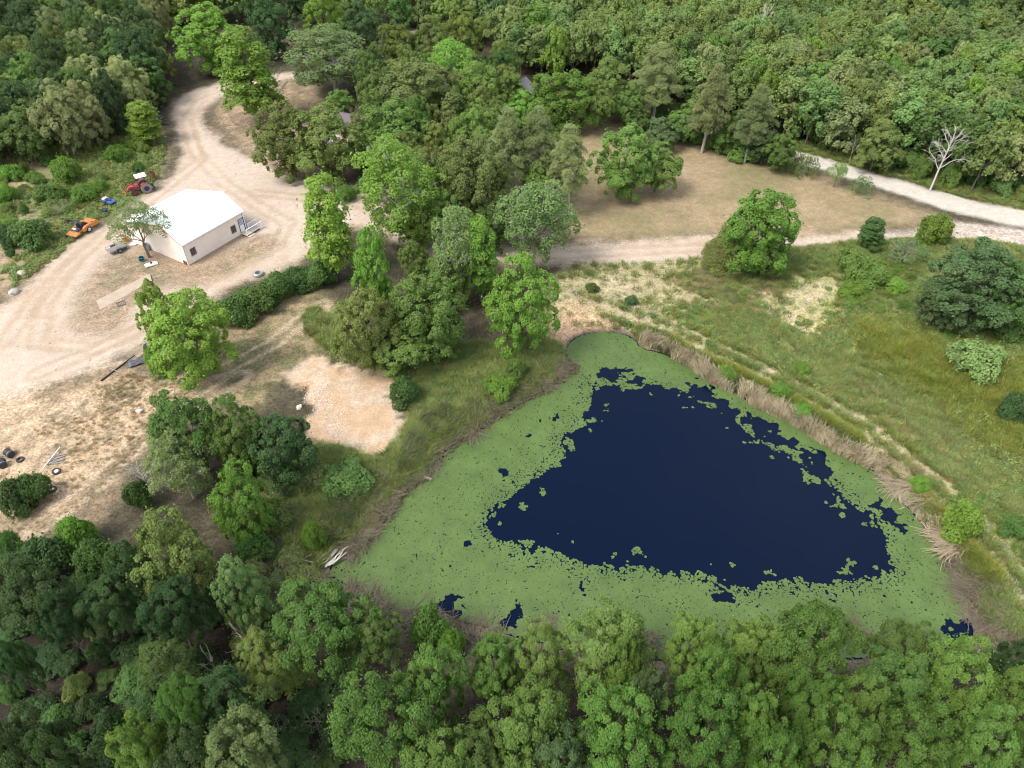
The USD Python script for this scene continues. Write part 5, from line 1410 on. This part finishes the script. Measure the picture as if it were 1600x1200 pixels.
p = at(172, 320)
t = thing('quad_bike', 'blue and white quad bike parked in the weeds between tractor and orange machine', 'quad bike', p, heading(178, 322, 164, 316))
put(t, 'frame', join(box(0, 0, 0.5, 1.5, 0.4, 0.28), cyl((-0.6, -0.5, 0.34), (-0.6, 0.5, 0.34), 0.05, n=8), cyl((0.65, -0.5, 0.34), (0.65, 0.5, 0.34), 0.05, n=8)), 'black_metal')
put(t, 'front_fender', extr([(0.25, 0.72), (0.45, 0.86), (0.95, 0.84), (1.12, 0.6), (1.05, 0.58), (0.9, 0.76), (0.5, 0.76), (0.3, 0.64)], -0.6, 0.6), 'blue_paint')
put(t, 'rear_fender', extr([(-0.2, 0.72), (-0.35, 0.86), (-0.9, 0.86), (-1.1, 0.66), (-1.02, 0.62), (-0.85, 0.78), (-0.4, 0.78), (-0.22, 0.64)], -0.6, 0.6), 'blue_paint')
put(t, 'seat', join(box(-0.3, 0, 0.92, 0.75, 0.34, 0.16), box(0.2, 0, 0.95, 0.3, 0.3, 0.2)), 'navy')
put(t, 'front_rack', join(*[box(0.72, y, 0.93, 0.5, 0.03, 0.03) for y in np.linspace(-0.42, 0.42, 6)], box(0.98, 0, 0.93, 0.03, 0.9, 0.03), box(0.48, 0, 0.93, 0.03, 0.9, 0.03)), 'rim_white')
put(t, 'cover', box(0.75, 0.05, 1.0, 0.45, 0.7, 0.1), 'white_plastic')
put(t, 'handlebar', join(cyl((0.3, 0, 0.9), (0.2, 0, 1.2), 0.03, n=8), cyl((0.15, -0.4, 1.22), (0.15, 0.4, 1.22), 0.025, n=8)), 'black_metal')
for x in (-0.62, 0.66):
    for y in (-0.5, 0.5):
        wheel(t, x, y, 0.34, 0.34, 0.26, 'tyre', 'grey_metal', 0.45)

p = at(166, 332)
t = thing('garden_tiller', 'small dark tiller with long handles standing below the blue quad bike', 'tiller', p, heading(160, 335, 172, 329))
put(t, 'engine', join(box(0.1, 0, 0.5, 0.5, 0.4, 0.3), cyl((0.1, 0, 0.62), (0.1, 0, 0.8), 0.15, n=12)), 'dark_steel')
put(t, 'tine_hood', extr([(-0.5, 0.25), (-0.4, 0.5), (-0.1, 0.52), (0, 0.3)], -0.3, 0.3), 'navy')
put(t, 'handle', join(cyl((-0.1, 0.2, 0.5), (-1.1, 0.26, 1.0), 0.025, n=6), cyl((-0.1, -0.2, 0.5), (-1.1, -0.26, 1.0), 0.025, n=6), cyl((-0.8, -0.25, 0.86), (-0.8, 0.25, 0.86), 0.02, n=6)), 'black_metal')
for y in (-0.28, 0.28):
    wheel(t, 0.1, y, 0.22, 0.22, 0.14, 'tyre', 'grey_metal', 0.5)

# orange wheeled machine
p = at(131, 362)
t = thing('orange_machine', 'orange wheeled machine with black drum and white-rimmed wheels beside the dirt track', 'machine', p, heading(114, 370, 148, 350))
put(t, 'frame', join(box(0, 0.55, 0.42, 3.8, 0.14, 0.16), box(0, -0.55, 0.42, 3.8, 0.14, 0.16), box(-1.6, 0, 0.42, 0.14, 1.2, 0.14), box(1.6, 0, 0.42, 0.14, 1.2, 0.14), box(0, 0, 0.42, 0.14, 1.2, 0.14), cyl((0.35, -0.95, 0.42), (0.35, 0.95, 0.42), 0.06, n=8)), 'rust')
for s in (-1, 1):
    put(t, 'fender', extr([(-0.55, 0.5), (-0.45, 0.95), (-0.1, 1.15), (1.2, 1.15), (1.5, 0.95), (1.5, 0.55), (0.85, 0.5), (0.72, 0.75), (0.35, 0.88), (-0.02, 0.75), (-0.15, 0.5)], s * 0.62, s * 0.98), 'orange_paint')
    wheel(t, 0.35, s * 0.86, 0.42, 0.42, 0.26, 'tyre', 'rim_white', 0.6)
put(t, 'nose', extr([(1.5, 0.45), (2.25, 0.5), (2.4, 0.7), (2.3, 0.98), (1.95, 1.15), (1.5, 1.15)], -0.95, 0.95), 'orange_paint')
put(t, 'nose_bar', join(box(1.2, 0.0, 1.12, 0.6, 1.2, 0.06), box(0.95, 0, 1.16, 0.14, 1.3, 0.1)), 'orange_paint')
put(t, 'drum', join(cyl((0.1, -0.3, 1.05), (0.1, 0.6, 1.05), 0.48, n=20), cyl((-0.25, 0.15, 1.3), (-0.55, 0.2, 1.75), 0.2, 0.28, n=12)), 'black_metal', 30)
put(t, 'engine', join(box(-0.9, 0.05, 0.75, 0.7, 0.7, 0.5), cyl((-0.8, 0.1, 1.0), (-0.8, 0.1, 1.2), 0.16, n=12), box(-1.05, -0.28, 1.0, 0.3, 0.22, 0.25), cyl((-0.6, 0.3, 0.9), (-0.6, 0.3, 1.4), 0.05, n=8)), 'dark_steel')
put(t, 'tank', join(cyl((-1.15, -0.1, 1.05), (-1.15, 0.35, 1.05), 0.16, n=12)), 'rim_white')
put(t, 'rear_deck', join(extr([(-2.3, 0.45), (-1.35, 0.45), (-1.3, 0.7), (-1.55, 0.75), (-2.35, 0.6)], -0.95, 0.95)), 'orange_paint')
for y in (-0.85, 0.85):
    put(t, 'side_rail', cyl((-1.4, y, 0.75), (-0.5, y, 0.95), 0.05, n=8), 'orange_paint')
put(t, 'tongue', join(cyl((-2.2, 0, 0.45), (-3.1, 0, 0.3), 0.05, n=8), cyl((-2.2, 0.4, 0.45), (-3.0, 0, 0.32), 0.04, n=8)), 'rust')

def lying_tyre(px, py, r, w, label, tyre='tyre', rim=None, tilt=(0, 0, 0), up=0.0, name='old_tyre', cat_='tyre'):
    p = at(px, py)
    x = thing(name, label, cat_, (p[0], p[1], p[2] + w * 0.45 + up), 0.3, None, tilt)
    m_ = ring_tyre(r, w, r * 0.56)
    m_.apply_transform(trimesh.transformations.rotation_matrix(np.pi / 2, [0, 1, 0]))
    put(x, 'tyre', m_, tyre, 40)
    put(x, 'bead', moved(trimesh.creation.torus(r * 0.58, w * 0.1, major_sections=20, minor_sections=6), (0, 0, w * 0.38)), tyre, 40)
    if rim:
        d = rim_disc(r * 0.58, w * 0.9)
        d.apply_transform(trimesh.transformations.rotation_matrix(np.pi / 2, [0, 1, 0]))
        put(x, 'rim', d, rim, 30)


lying_tyre(404, 430, 0.75, 0.5, 'big old tractor tyre lying at the hedge below the yard', 'grey_metal')
lying_tyre(110, 352, 0.7, 0.4, 'black tyre leaning in the weeds behind the orange machine', 'tyre', None, (40, 10, 0), 0.25)
lying_tyre(89, 738, 0.42, 0.24, 'upper of the two white-rimmed wheels lying on the straw field', 'tyre', 'rim_white', (8, 4, 0), 0.05, 'spare_wheel', 'wheel')
lying_tyre(83, 766, 0.40, 0.24, 'lower of the two white-rimmed wheels lying on the straw field', 'tyre', 'rim_white', (-6, 6, 0), 0.05, 'spare_wheel', 'wheel')

# grey trailer of junk in front of the thin tree
p = at(184, 392)
t = thing('utility_trailer', 'low grey utility trailer with dark tyres beside the thin tree in front of the shed', 'trailer', p, heading(172, 395, 198, 384))
bed = put(t, 'bed_frame', join(box(0, 0.6, 0.5, 2.6, 0.08, 0.12), box(0, -0.6, 0.5, 2.6, 0.08, 0.12), box(-1.3, 0, 0.5, 0.08, 1.28, 0.12), box(1.3, 0, 0.5, 0.08, 1.28, 0.12)), 'grey_metal')
for k in range(7):
    put(bed, 'board', box(0, -0.51 + k * 0.17, 0.585, 2.5, 0.155, 0.04), 'grey_plank')
put(t, 'side_rail', join(box(0, 0.62, 0.9, 2.6, 0.04, 0.06), *[box(x, 0.62, 0.72, 0.05, 0.05, 0.36) for x in (-1.25, 0, 1.25)]), 'grey_metal')
put(t, 'side_rail', join(box(0, -0.62, 0.9, 2.6, 0.04, 0.06), *[box(x, -0.62, 0.72, 0.05, 0.05, 0.36) for x in (-1.25, 0, 1.25)]), 'grey_metal')
put(t, 'tongue', join(cyl((1.3, 0.3, 0.48), (2.3, 0, 0.4), 0.04, n=6), cyl((1.3, -0.3, 0.48), (2.3, 0, 0.4), 0.04, n=6)), 'grey_metal')
for s in (-1, 1):
    put(t, 'mudguard', extr([(-0.5, 0.5), (-0.35, 0.75), (0.35, 0.75), (0.5, 0.5), (0.42, 0.48), (0.3, 0.68), (-0.3, 0.68), (-0.42, 0.48)], s * 0.68, s * 0.98), 'dark_steel')
    wheel(t, 0, s * 0.83, 0.34, 0.34, 0.22, 'tyre', 'grey_metal', 0.55)
p = at(194, 390)
t = thing('scrap_engine', 'greasy grey engine block lying beside the low utility trailer', 'engine', p, 0.7)
put(t, 'block', join(box(0, 0, 0.25, 0.8, 0.5, 0.5), box(0.1, 0, 0.55, 0.5, 0.3, 0.14)), 'dark_steel')
put(t, 'pulley', cyl((0.42, 0, 0.25), (0.52, 0, 0.25), 0.2, n=14), 'grey_metal')


def bucket(px, py, r, h, label, m_, name='bucket', cat_='bucket', tilt=None, lid=None):
    p = at(px, py)
    x = thing(name, label, cat_, p, 0.5, None, tilt)
    put(x, 'tub', trimesh.creation.revolve(np.array([(0.0, 0.0), (r * 0.85, 0.0), (r, h), (r * 0.93, h), (r * 0.8, 0.05), (0.0, 0.05)]), sections=20), m_, 40)
    put(x, 'rim', moved(trimesh.creation.torus(r, r * 0.06, major_sections=20, minor_sections=6), (0, 0, h - 0.02)), m_, 40)
    hd = [(math.cos(a_) * r, 0, h + math.sin(a_) * r * 0.55) for a_ in np.linspace(0, np.pi, 8)]
    put(x, 'handle', tube(np.array(hd), np.full(8, 0.02), 5), 'grey_metal')


bucket(220, 406, 0.42, 0.8, 'teal plastic tub tipped over on the bare ground in front of the shed', 'teal_plastic', 'tub', 'tub', (50, 20, 0))
bucket(198, 377, 0.4, 0.5, 'orange tub behind the thin tree in front of the shed', 'orange_paint', 'tub', 'tub')
bucket(231, 391, 0.45, 1.0, 'grey barrel by the trunk of the thin tree', 'grey_metal', 'barrel', 'barrel')
p = at(237, 415)
t = thing('plastic_sheet', 'white plastic sheet with a dark lump lying left of the shed corner', 'panel', p + [0, 0, 0.12], heading(230, 417, 243, 413), None, (6, 4, 0))
put(t, 'sheet', extr([(-0.8, 0), (0.8, 0.05), (0.86, 0.16), (0.5, 0.22), (-0.5, 0.2), (-0.86, 0.12)], -0.35, 0.35), 'white_plastic')
put(t, 'lump', moved(trimesh.creation.icosphere(2, 0.16), (0.05, 0.1, 0.26)), 'black_metal', True)
p = at(209, 383)
t = thing('rubble_sack', 'slumped white sacks under the thin tree', 'sacks', p, 0.3)
for k, (x, y, s) in enumerate(((0, 0, 0.4), (0.7, 0.2, 0.34), (0.3, 0.6, 0.3))):
    q = trimesh.creation.icosphere(3, s)
    q.vertices *= [1.3, 0.9, 0.55]
    q.vertices += (meshkit.fbm(q.vertices * 4 + k, 3, k)[:, None] - 0.5) * 0.18
    put(t, 'sack', moved(q, (x, y, s * 0.45)), 'white_plastic', True)

# black drum, pole and sheet by the broad tree
p = at(230, 550)
t = thing('black_drum', 'black drum with a pale mark beside the broad light green tree', 'drum', p, 0.9, None, (0, 18, 0))
put(t, 'drum', trimesh.creation.revolve(np.array([(0, 0), (0.42, 0), (0.44, 0.05), (0.42, 0.1), (0.42, 0.45), (0.44, 0.48), (0.42, 0.51), (0.42, 0.95), (0.38, 1.0), (0, 1.0)]), sections=22), 'black_metal', 30)
put(t, 'lid_patch', moved(box(0.05, -0.05, 1.01, 0.3, 0.12, 0.02), (0, 0, 0)), 'white_plastic')
put(t, 'cap', cyl((0.2, 0.15, 1.0), (0.2, 0.15, 1.05), 0.06, n=10), 'grey_metal')
a, b = at(158, 596), at(211, 557)
t = thing('pole', 'long dark pole lying at the edge of the yard left of the black drum', 'pole', (a + b) / 2 + [0, 0, 0.12], heading(158, 596, 211, 557))
ln = float(np.linalg.norm(b - a))
put(t, 'shaft', cyl((-ln / 2, 0, 0), (ln / 2, 0, 0.05), 0.09, 0.07, n=8), 'black_metal')
put(t, 'crossarm', cyl((-ln * 0.1, -0.8, 0.05), (-ln * 0.1, 0.7, 0.05), 0.05, n=6), 'driftwood')
p = at(218, 566)
t = thing('tarpaulin', 'dark blue-grey sheet crumpled in the grass under the black drum', 'tarpaulin', p + [0, 0, 0.1], 0.6)
g_ = trimesh.creation.box((2.4, 1.2, 0.06)).subdivide().subdivide().subdivide().subdivide()
g_.vertices[:, 2] += (meshkit.fbm(g_.vertices * [2.2, 2.2, 0], 3, 5) - 0.4) * 0.5
put(t, 'sheet', g_, 'dark_steel', True)

# dark drums at the left edge, planks on the straw field
for px, py, lab in ((17, 712, 'upper of the two dark drums at the left edge by the straw field'), (6, 728, 'lower of the two dark drums at the left edge by the straw field')):
    p = at(px, py)
    t = thing('dark_drum', lab, 'drum', p + [0, 0, 0.38], 0.5 + px * 0.03, None, (90, 0, 0))
    put(t, 'drum', moved(trimesh.creation.revolve(np.array([(0, 0), (0.40, 0), (0.42, 0.05), (0.40, 0.1), (0.40, 0.4), (0.42, 0.43), (0.40, 0.46), (0.40, 0.85), (0.36, 0.9), (0, 0.9)]), sections=22), (0, 0, -0.45)), 'black_metal', 30)
    put(t, 'hoop', moved(trimesh.creation.torus(0.405, 0.03, major_sections=22, minor_sections=6), (0, 0, 0.25)), 'grey_metal', 40)
p = at(28, 718)
lying_tyre(32, 719, 0.4, 0.22, 'dark tyre beside the dark drums at the left edge', 'tyre')
p = at(89, 719)
t = thing('plank_pile', 'small pile of grey planks above the white-rimmed wheels', 'planks', p, 0.3)
for k in range(6):
    put(t, 'plank', box(rng.normal() * 0.2, -0.5 + k * 0.22, 0.06 + (k % 2) * 0.05, rng.uniform(1.2, 1.9), 0.17, 0.05, (0, 0, rng.normal() * 0.15)), 'grey_plank')
a, b = at(72, 730), at(91, 708)
t = thing('white_pole', 'thin white pole lying across the plank pile', 'pole', (a + b) / 2 + [0, 0, 0.3], heading(72, 730, 91, 708))
put(t, 'shaft', cyl((-1.5, 0, -0.12), (1.5, 0, 0.1), 0.045, n=8), 'trim_white')
put(t, 'tip', cyl((1.5, 0, 0.1), (1.62, 0, 0.11), 0.06, n=8), 'grey_metal')


def rock(px, py, s, label, m_='rock', seed=0, flat=0.6):
    p = at(px, py)
    q = trimesh.creation.icosphere(3, 1.0)
    q.vertices *= 1 + (meshkit.fbm(q.vertices * 1.5 + seed * 7, 4, seed)[:, None] - 0.5) * 0.9
    q.vertices *= [s, s * 0.75, s * flat]
    q.apply_transform(trimesh.transformations.rotation_matrix(seed * 1.1, [0, 0, 1]))
    q.apply_translation((p[0], p[1], p[2] + s * flat * 0.35))
    tagp(put(None, 'rock', q, m_, 30), label, 'rock')


rock(22, 458, 0.75, 'long grey boulder on the verge at the left edge', seed=1)
rock(35, 428, 0.8, 'flat mossy boulder above the grey one at the left edge', seed=2, flat=0.4)
rock(218, 643, 0.4, 'small pale stone where the straw field meets the tall green tree', 'pale_stone', 3)
rock(468, 637, 0.4, 'white stone at the left rim of the bare clay', 'pale_stone', 4)
rock(1373, 585, 0.5, 'flat pale stone in the meadow', 'pale_stone', 5, 0.3)
rock(262, 650, 0.3, 'little stone beside the tall green tree', 'pale_stone', 6)
# rubble strewn down the middle of the bare clay
r = np.random.default_rng(5)
ms = []
for k in range(500):
    u = r.uniform(0, 1)
    p = at(495 + u * 30 + r.normal() * 12, 600 + u * 85 + r.normal() * 10)
    q = trimesh.creation.icosphere(1, r.uniform(0.03, 0.10))
    q.vertices *= r.uniform(0.6, 1.2, 3)
    ms.append(moved(q, p + [0, 0, 0.03]))
tagp(put(None, 'rubble', join(*ms), 'pale_stone'), 'strip of grey stones washed down the bare clay', 'stones', None, 'stuff')
ms = []
q2 = np.concatenate([points_in(STRAW, 900, 70), smooth_poly(YARD, 0)[:0]]) if len(YARD) else None
yd = r.uniform(YARD.min(0), YARD.max(0), (2600, 2))
yd = yd[sdf(YARD, yd[:, 0], yd[:, 1]) < 0.5]
zy = height(yd[:, 0], yd[:, 1])
for (x, y), z in zip(yd, zy):
    q = trimesh.creation.icosphere(0, r.uniform(0.04, 0.12))
    q.vertices *= r.uniform(0.6, 1.3, 3)
    ms.append(moved(q, (x, y, z + 0.01)))
tagp(put(None, 'loose_stones', join(*ms), 'rock'), 'small stones scattered over the dirt yard', 'stones', None, 'stuff')

# pale concrete strip below the shed
a = [at(150, 470), at(235, 430), at(238, 440), at(157, 485)]
P_ = np.array([v[:2] for v in a])
zc = max(ground_at(*v) for v in P_) + 0.02
c_ = trimesh.creation.extrude_polygon(Polygon(P_).buffer(0), 0.16, engine='earcut')
c_.apply_translation((0, 0, zc - 0.135))
tagp(put(None, 'concrete_slab', c_, 'concrete'), kind='structure')
p = at(189, 475)
t = thing('floor_grate', 'small dark square frame lying on the brown ground below the shed', 'frame', p + [0, 0, 0.05], 0.6)
put(t, 'rim', join(box(0.5, 0, 0, 0.06, 1.0, 0.06), box(-0.5, 0, 0, 0.06, 1.0, 0.06), box(0, 0.5, 0, 1.0, 0.06, 0.06), box(0, -0.5, 0, 1.0, 0.06, 0.06)), 'dark_steel')
for k in range(4):
    put(t, 'bar', box(-0.3 + k * 0.2, 0, 0, 0.03, 0.94, 0.04), 'dark_steel')

# junk at the driveway bend
p = at(248, 186)
t = thing('scrap_stand', 'blue-violet metal frame of scrap at the left side of the driveway bend', 'scrap', p, heading(240, 183, 258, 188))
put(t, 'rail', join(box(0, 0.5, 0.5, 2.4, 0.08, 0.1), box(0, -0.5, 0.5, 2.4, 0.08, 0.1), box(-1.1, 0, 0.5, 0.08, 1.0, 0.1), box(1.1, 0, 0.5, 0.08, 1.0, 0.1)), 'blue_paint')
for x in (-1.1, 1.1):
    for y in (-0.5, 0.5):
        put(t, 'leg', box(x, y, 0.22, 0.07, 0.07, 0.46), 'dark_steel')
p = at(256, 194)
t = thing('steel_beam', 'dark steel beam lying by the blue-violet scrap frame', 'beam', p + [0, 0, 0.14], heading(248, 193, 264, 195))
put(t, 'flange', join(box(0, 0, 0.09, 2.6, 0.2, 0.03), box(0, 0, -0.09, 2.6, 0.2, 0.03)), 'dark_steel')
put(t, 'web', box(0, 0, 0, 2.6, 0.04, 0.15), 'dark_steel')
p = at(238, 131)
t = thing('log', 'dark log lying on the dry ground under the upper left wood', 'log', p + [0, 0, 0.15], heading(232, 128, 244, 134))
put(t, 'trunk', cyl((-1.5, 0, 0.05), (1.5, 0, 0), 0.2, 0.15, n=10), 'driftwood')
put(t, 'branch_stub', cyl((0.4, 0, 0.1), (0.7, 0.4, 0.4), 0.07, 0.04, n=6), 'driftwood')

# driftwood at the lower left tip of the pond, and a log on the left shore
p = at(520, 872)
t = thing('driftwood', 'bundle of bleached driftwood poles at the lower left tip of the pond', 'driftwood', p + [0, 0, 0.1], heading(500, 892, 545, 852))
for k in range(9):
    l = rng.uniform(1.6, 2.9)
    y = -0.7 + k * 0.17
    put(t, 'branch', limb(np.array([-l / 2 + rng.normal() * 0.3, y, 0.08 + rng.uniform(0, 0.2)]), np.array([l / 2 + rng.normal() * 0.3, y + rng.normal() * 0.25, 0.1 + rng.uniform(0, 0.25)]), 0.09, 0.035, rng, 6, 0.04, 5), 'dead_wood')
p = at(664, 747)
t = thing('log', 'short pale log poking from the left shore into the duckweed', 'log', p + [0, 0, 0.15], heading(655, 742, 668, 749))
put(t, 'trunk', cyl((-0.9, 0, 0.1), (0.7, 0, 0), 0.14, 0.16, n=10), 'driftwood')
put(t, 'cut_end', cyl((0.7, 0, 0), (0.73, 0, 0), 0.15, n=10), 'new_plank')
p = at(468, 877)
t = thing('fallen_branch', 'bare fallen branch in the brush left of the driftwood', 'branch', p + [0, 0, 0.2], heading(460, 872, 486, 882))
put(t, 'stem', limb(np.array([-1.4, 0, 0.1]), np.array([1.4, 0.1, 0.0]), 0.08, 0.03, rng, 6, 0.05), 'dead_wood')
put(t, 'twig', limb(np.array([0.2, 0.0, 0.1]), np.array([1.0, 0.7, 0.3]), 0.04, 0.015, rng, 5), 'dead_wood')

# ------------------------------------------------------------------ the houses half hidden in the wood
def house(name, label, px, py, L, W, H, R, rot, roofm, wallm, z=0.0):
    p = at(px, py)
    t = thing(name, label, 'house', p, rot)
    put(t, 'wall', join(extr([(-L / 2, -0.3), (L / 2, -0.3), (L / 2, H), (-L / 2, H)], -W / 2, W / 2)), wallm)
    g_ = trimesh.creation.extrude_polygon(Polygon([(-W / 2, H + 0.002), (W / 2, H + 0.002), (0, H + R)]), L, engine='earcut')
    g_.apply_transform(np.array([[0, 0, 1, -L / 2], [1, 0, 0, 0], [0, 1, 0, 0], [0, 0, 0, 1.0]]))
    put(t, 'gable', g_, wallm)
    sl = math.hypot(W / 2 + 0.4, R * (W / 2 + 0.4) / (W / 2))
    an = math.atan2(R, W / 2)
    for s in (-1, 1):
        rows = 9
        rf = None
        for k in range(rows):                                   # courses of shingles, each lapping the one below
            c0 = (k + 0.5) / rows * sl - 0.0
            q = box(0, 0, 0, L + 0.8, sl / rows + 0.05, 0.035)
            q.apply_transform(trimesh.transformations.rotation_matrix(0.03, [1, 0, 0]))
            q.apply_translation((0, -sl / 2 + c0, 0.05))
            q.apply_transform(trimesh.transformations.rotation_matrix(an, [1, 0, 0]))
            q.apply_translation((0, -(W / 2 + 0.4) / 2, H + R - (sl * math.sin(an)) / 2 + 0.02))
            if s == 1:
                q.vertices[:, :2] *= -1
            if rf is None:
                rf = put(t, 'roof', q, roofm)
            else:
                put(rf, 'shingle_course', q, roofm)
    for x in (-L * 0.28, L * 0.28):
        for s in (-1, 1):
            w = put(t, 'window', box(x, s * (W / 2 + 0.02), H * 0.55, 1.1, 0.06, 1.2), 'trim_white')
            put(w, 'pane', box(x, s * (W / 2 + 0.045), H * 0.55, 0.94, 0.03, 1.04), 'dark_glass')
    d_ = put(t, 'door', box(0, -W / 2 - 0.03, 1.0, 0.95, 0.06, 2.05), 'trim_red')
    put(d_, 'handle', moved(trimesh.creation.icosphere(1, 0.05), (0.35, -W / 2 - 0.09, 1.0)), 'grey_metal')
    return t


h1 = house('house', 'house with a purple-grey shingle roof mostly hidden by trees above the dirt yard', 556, 214, 8.5, 7, 2.6, 1.5, -0.45, 'shingle_purple', 'house_wall')
h2 = house('house', 'small grey-roofed house with a white gable showing between trees left of the lawn', 808, 158, 5, 4.4, 2.6, 1.4, 0.9, 'shingle_grey', 'trim_white')
h3 = house('house', 'pale house wall glimpsed between olive trees near the top edge', 622, 84, 8, 5, 3.0, 1.6, 0.2, 'shingle_grey', 'trim_white')
for px, py, lab in ((548, 236, 'deep blue awning on the side of the purple-roofed house, right one'), (513, 230, 'deep blue awning on the side of the purple-roofed house, left one')):
    p = at(px, py, 2.4)
    t = thing('awning', lab, 'awning', p, -0.45)
    put(t, 'cloth', moved(box(0, 0, 2.5, 2.8, 2.0, 0.06, (0.25, 0, 0)), (0, 0, 0)), 'tarp_blue')
    for x in (-1.3, 1.3):
        put(t, 'post', cyl((x, -0.9, 0), (x, -0.9, 2.25), 0.05, n=6), 'trim_white')
p = at(515, 248)
t = thing('stone_arch', 'pale cream garden arch at the edge of the yard under the big olive tree', 'arch', p, 0.2)
arch = [(math.cos(a_) * 1.3, 0, 1.0 + math.sin(a_) * 1.2) for a_ in np.linspace(0, np.pi, 12)]
put(t, 'arch', tube(np.array([(1.3, 0, 0)] + arch + [(-1.3, 0, 0)]), np.full(14, 0.16), 8), 'pale_stone', True)
for x in (-1.3, 1.3):
    put(t, 'footing', box(x, 0, 0.1, 0.5, 0.5, 0.2), 'pale_stone')
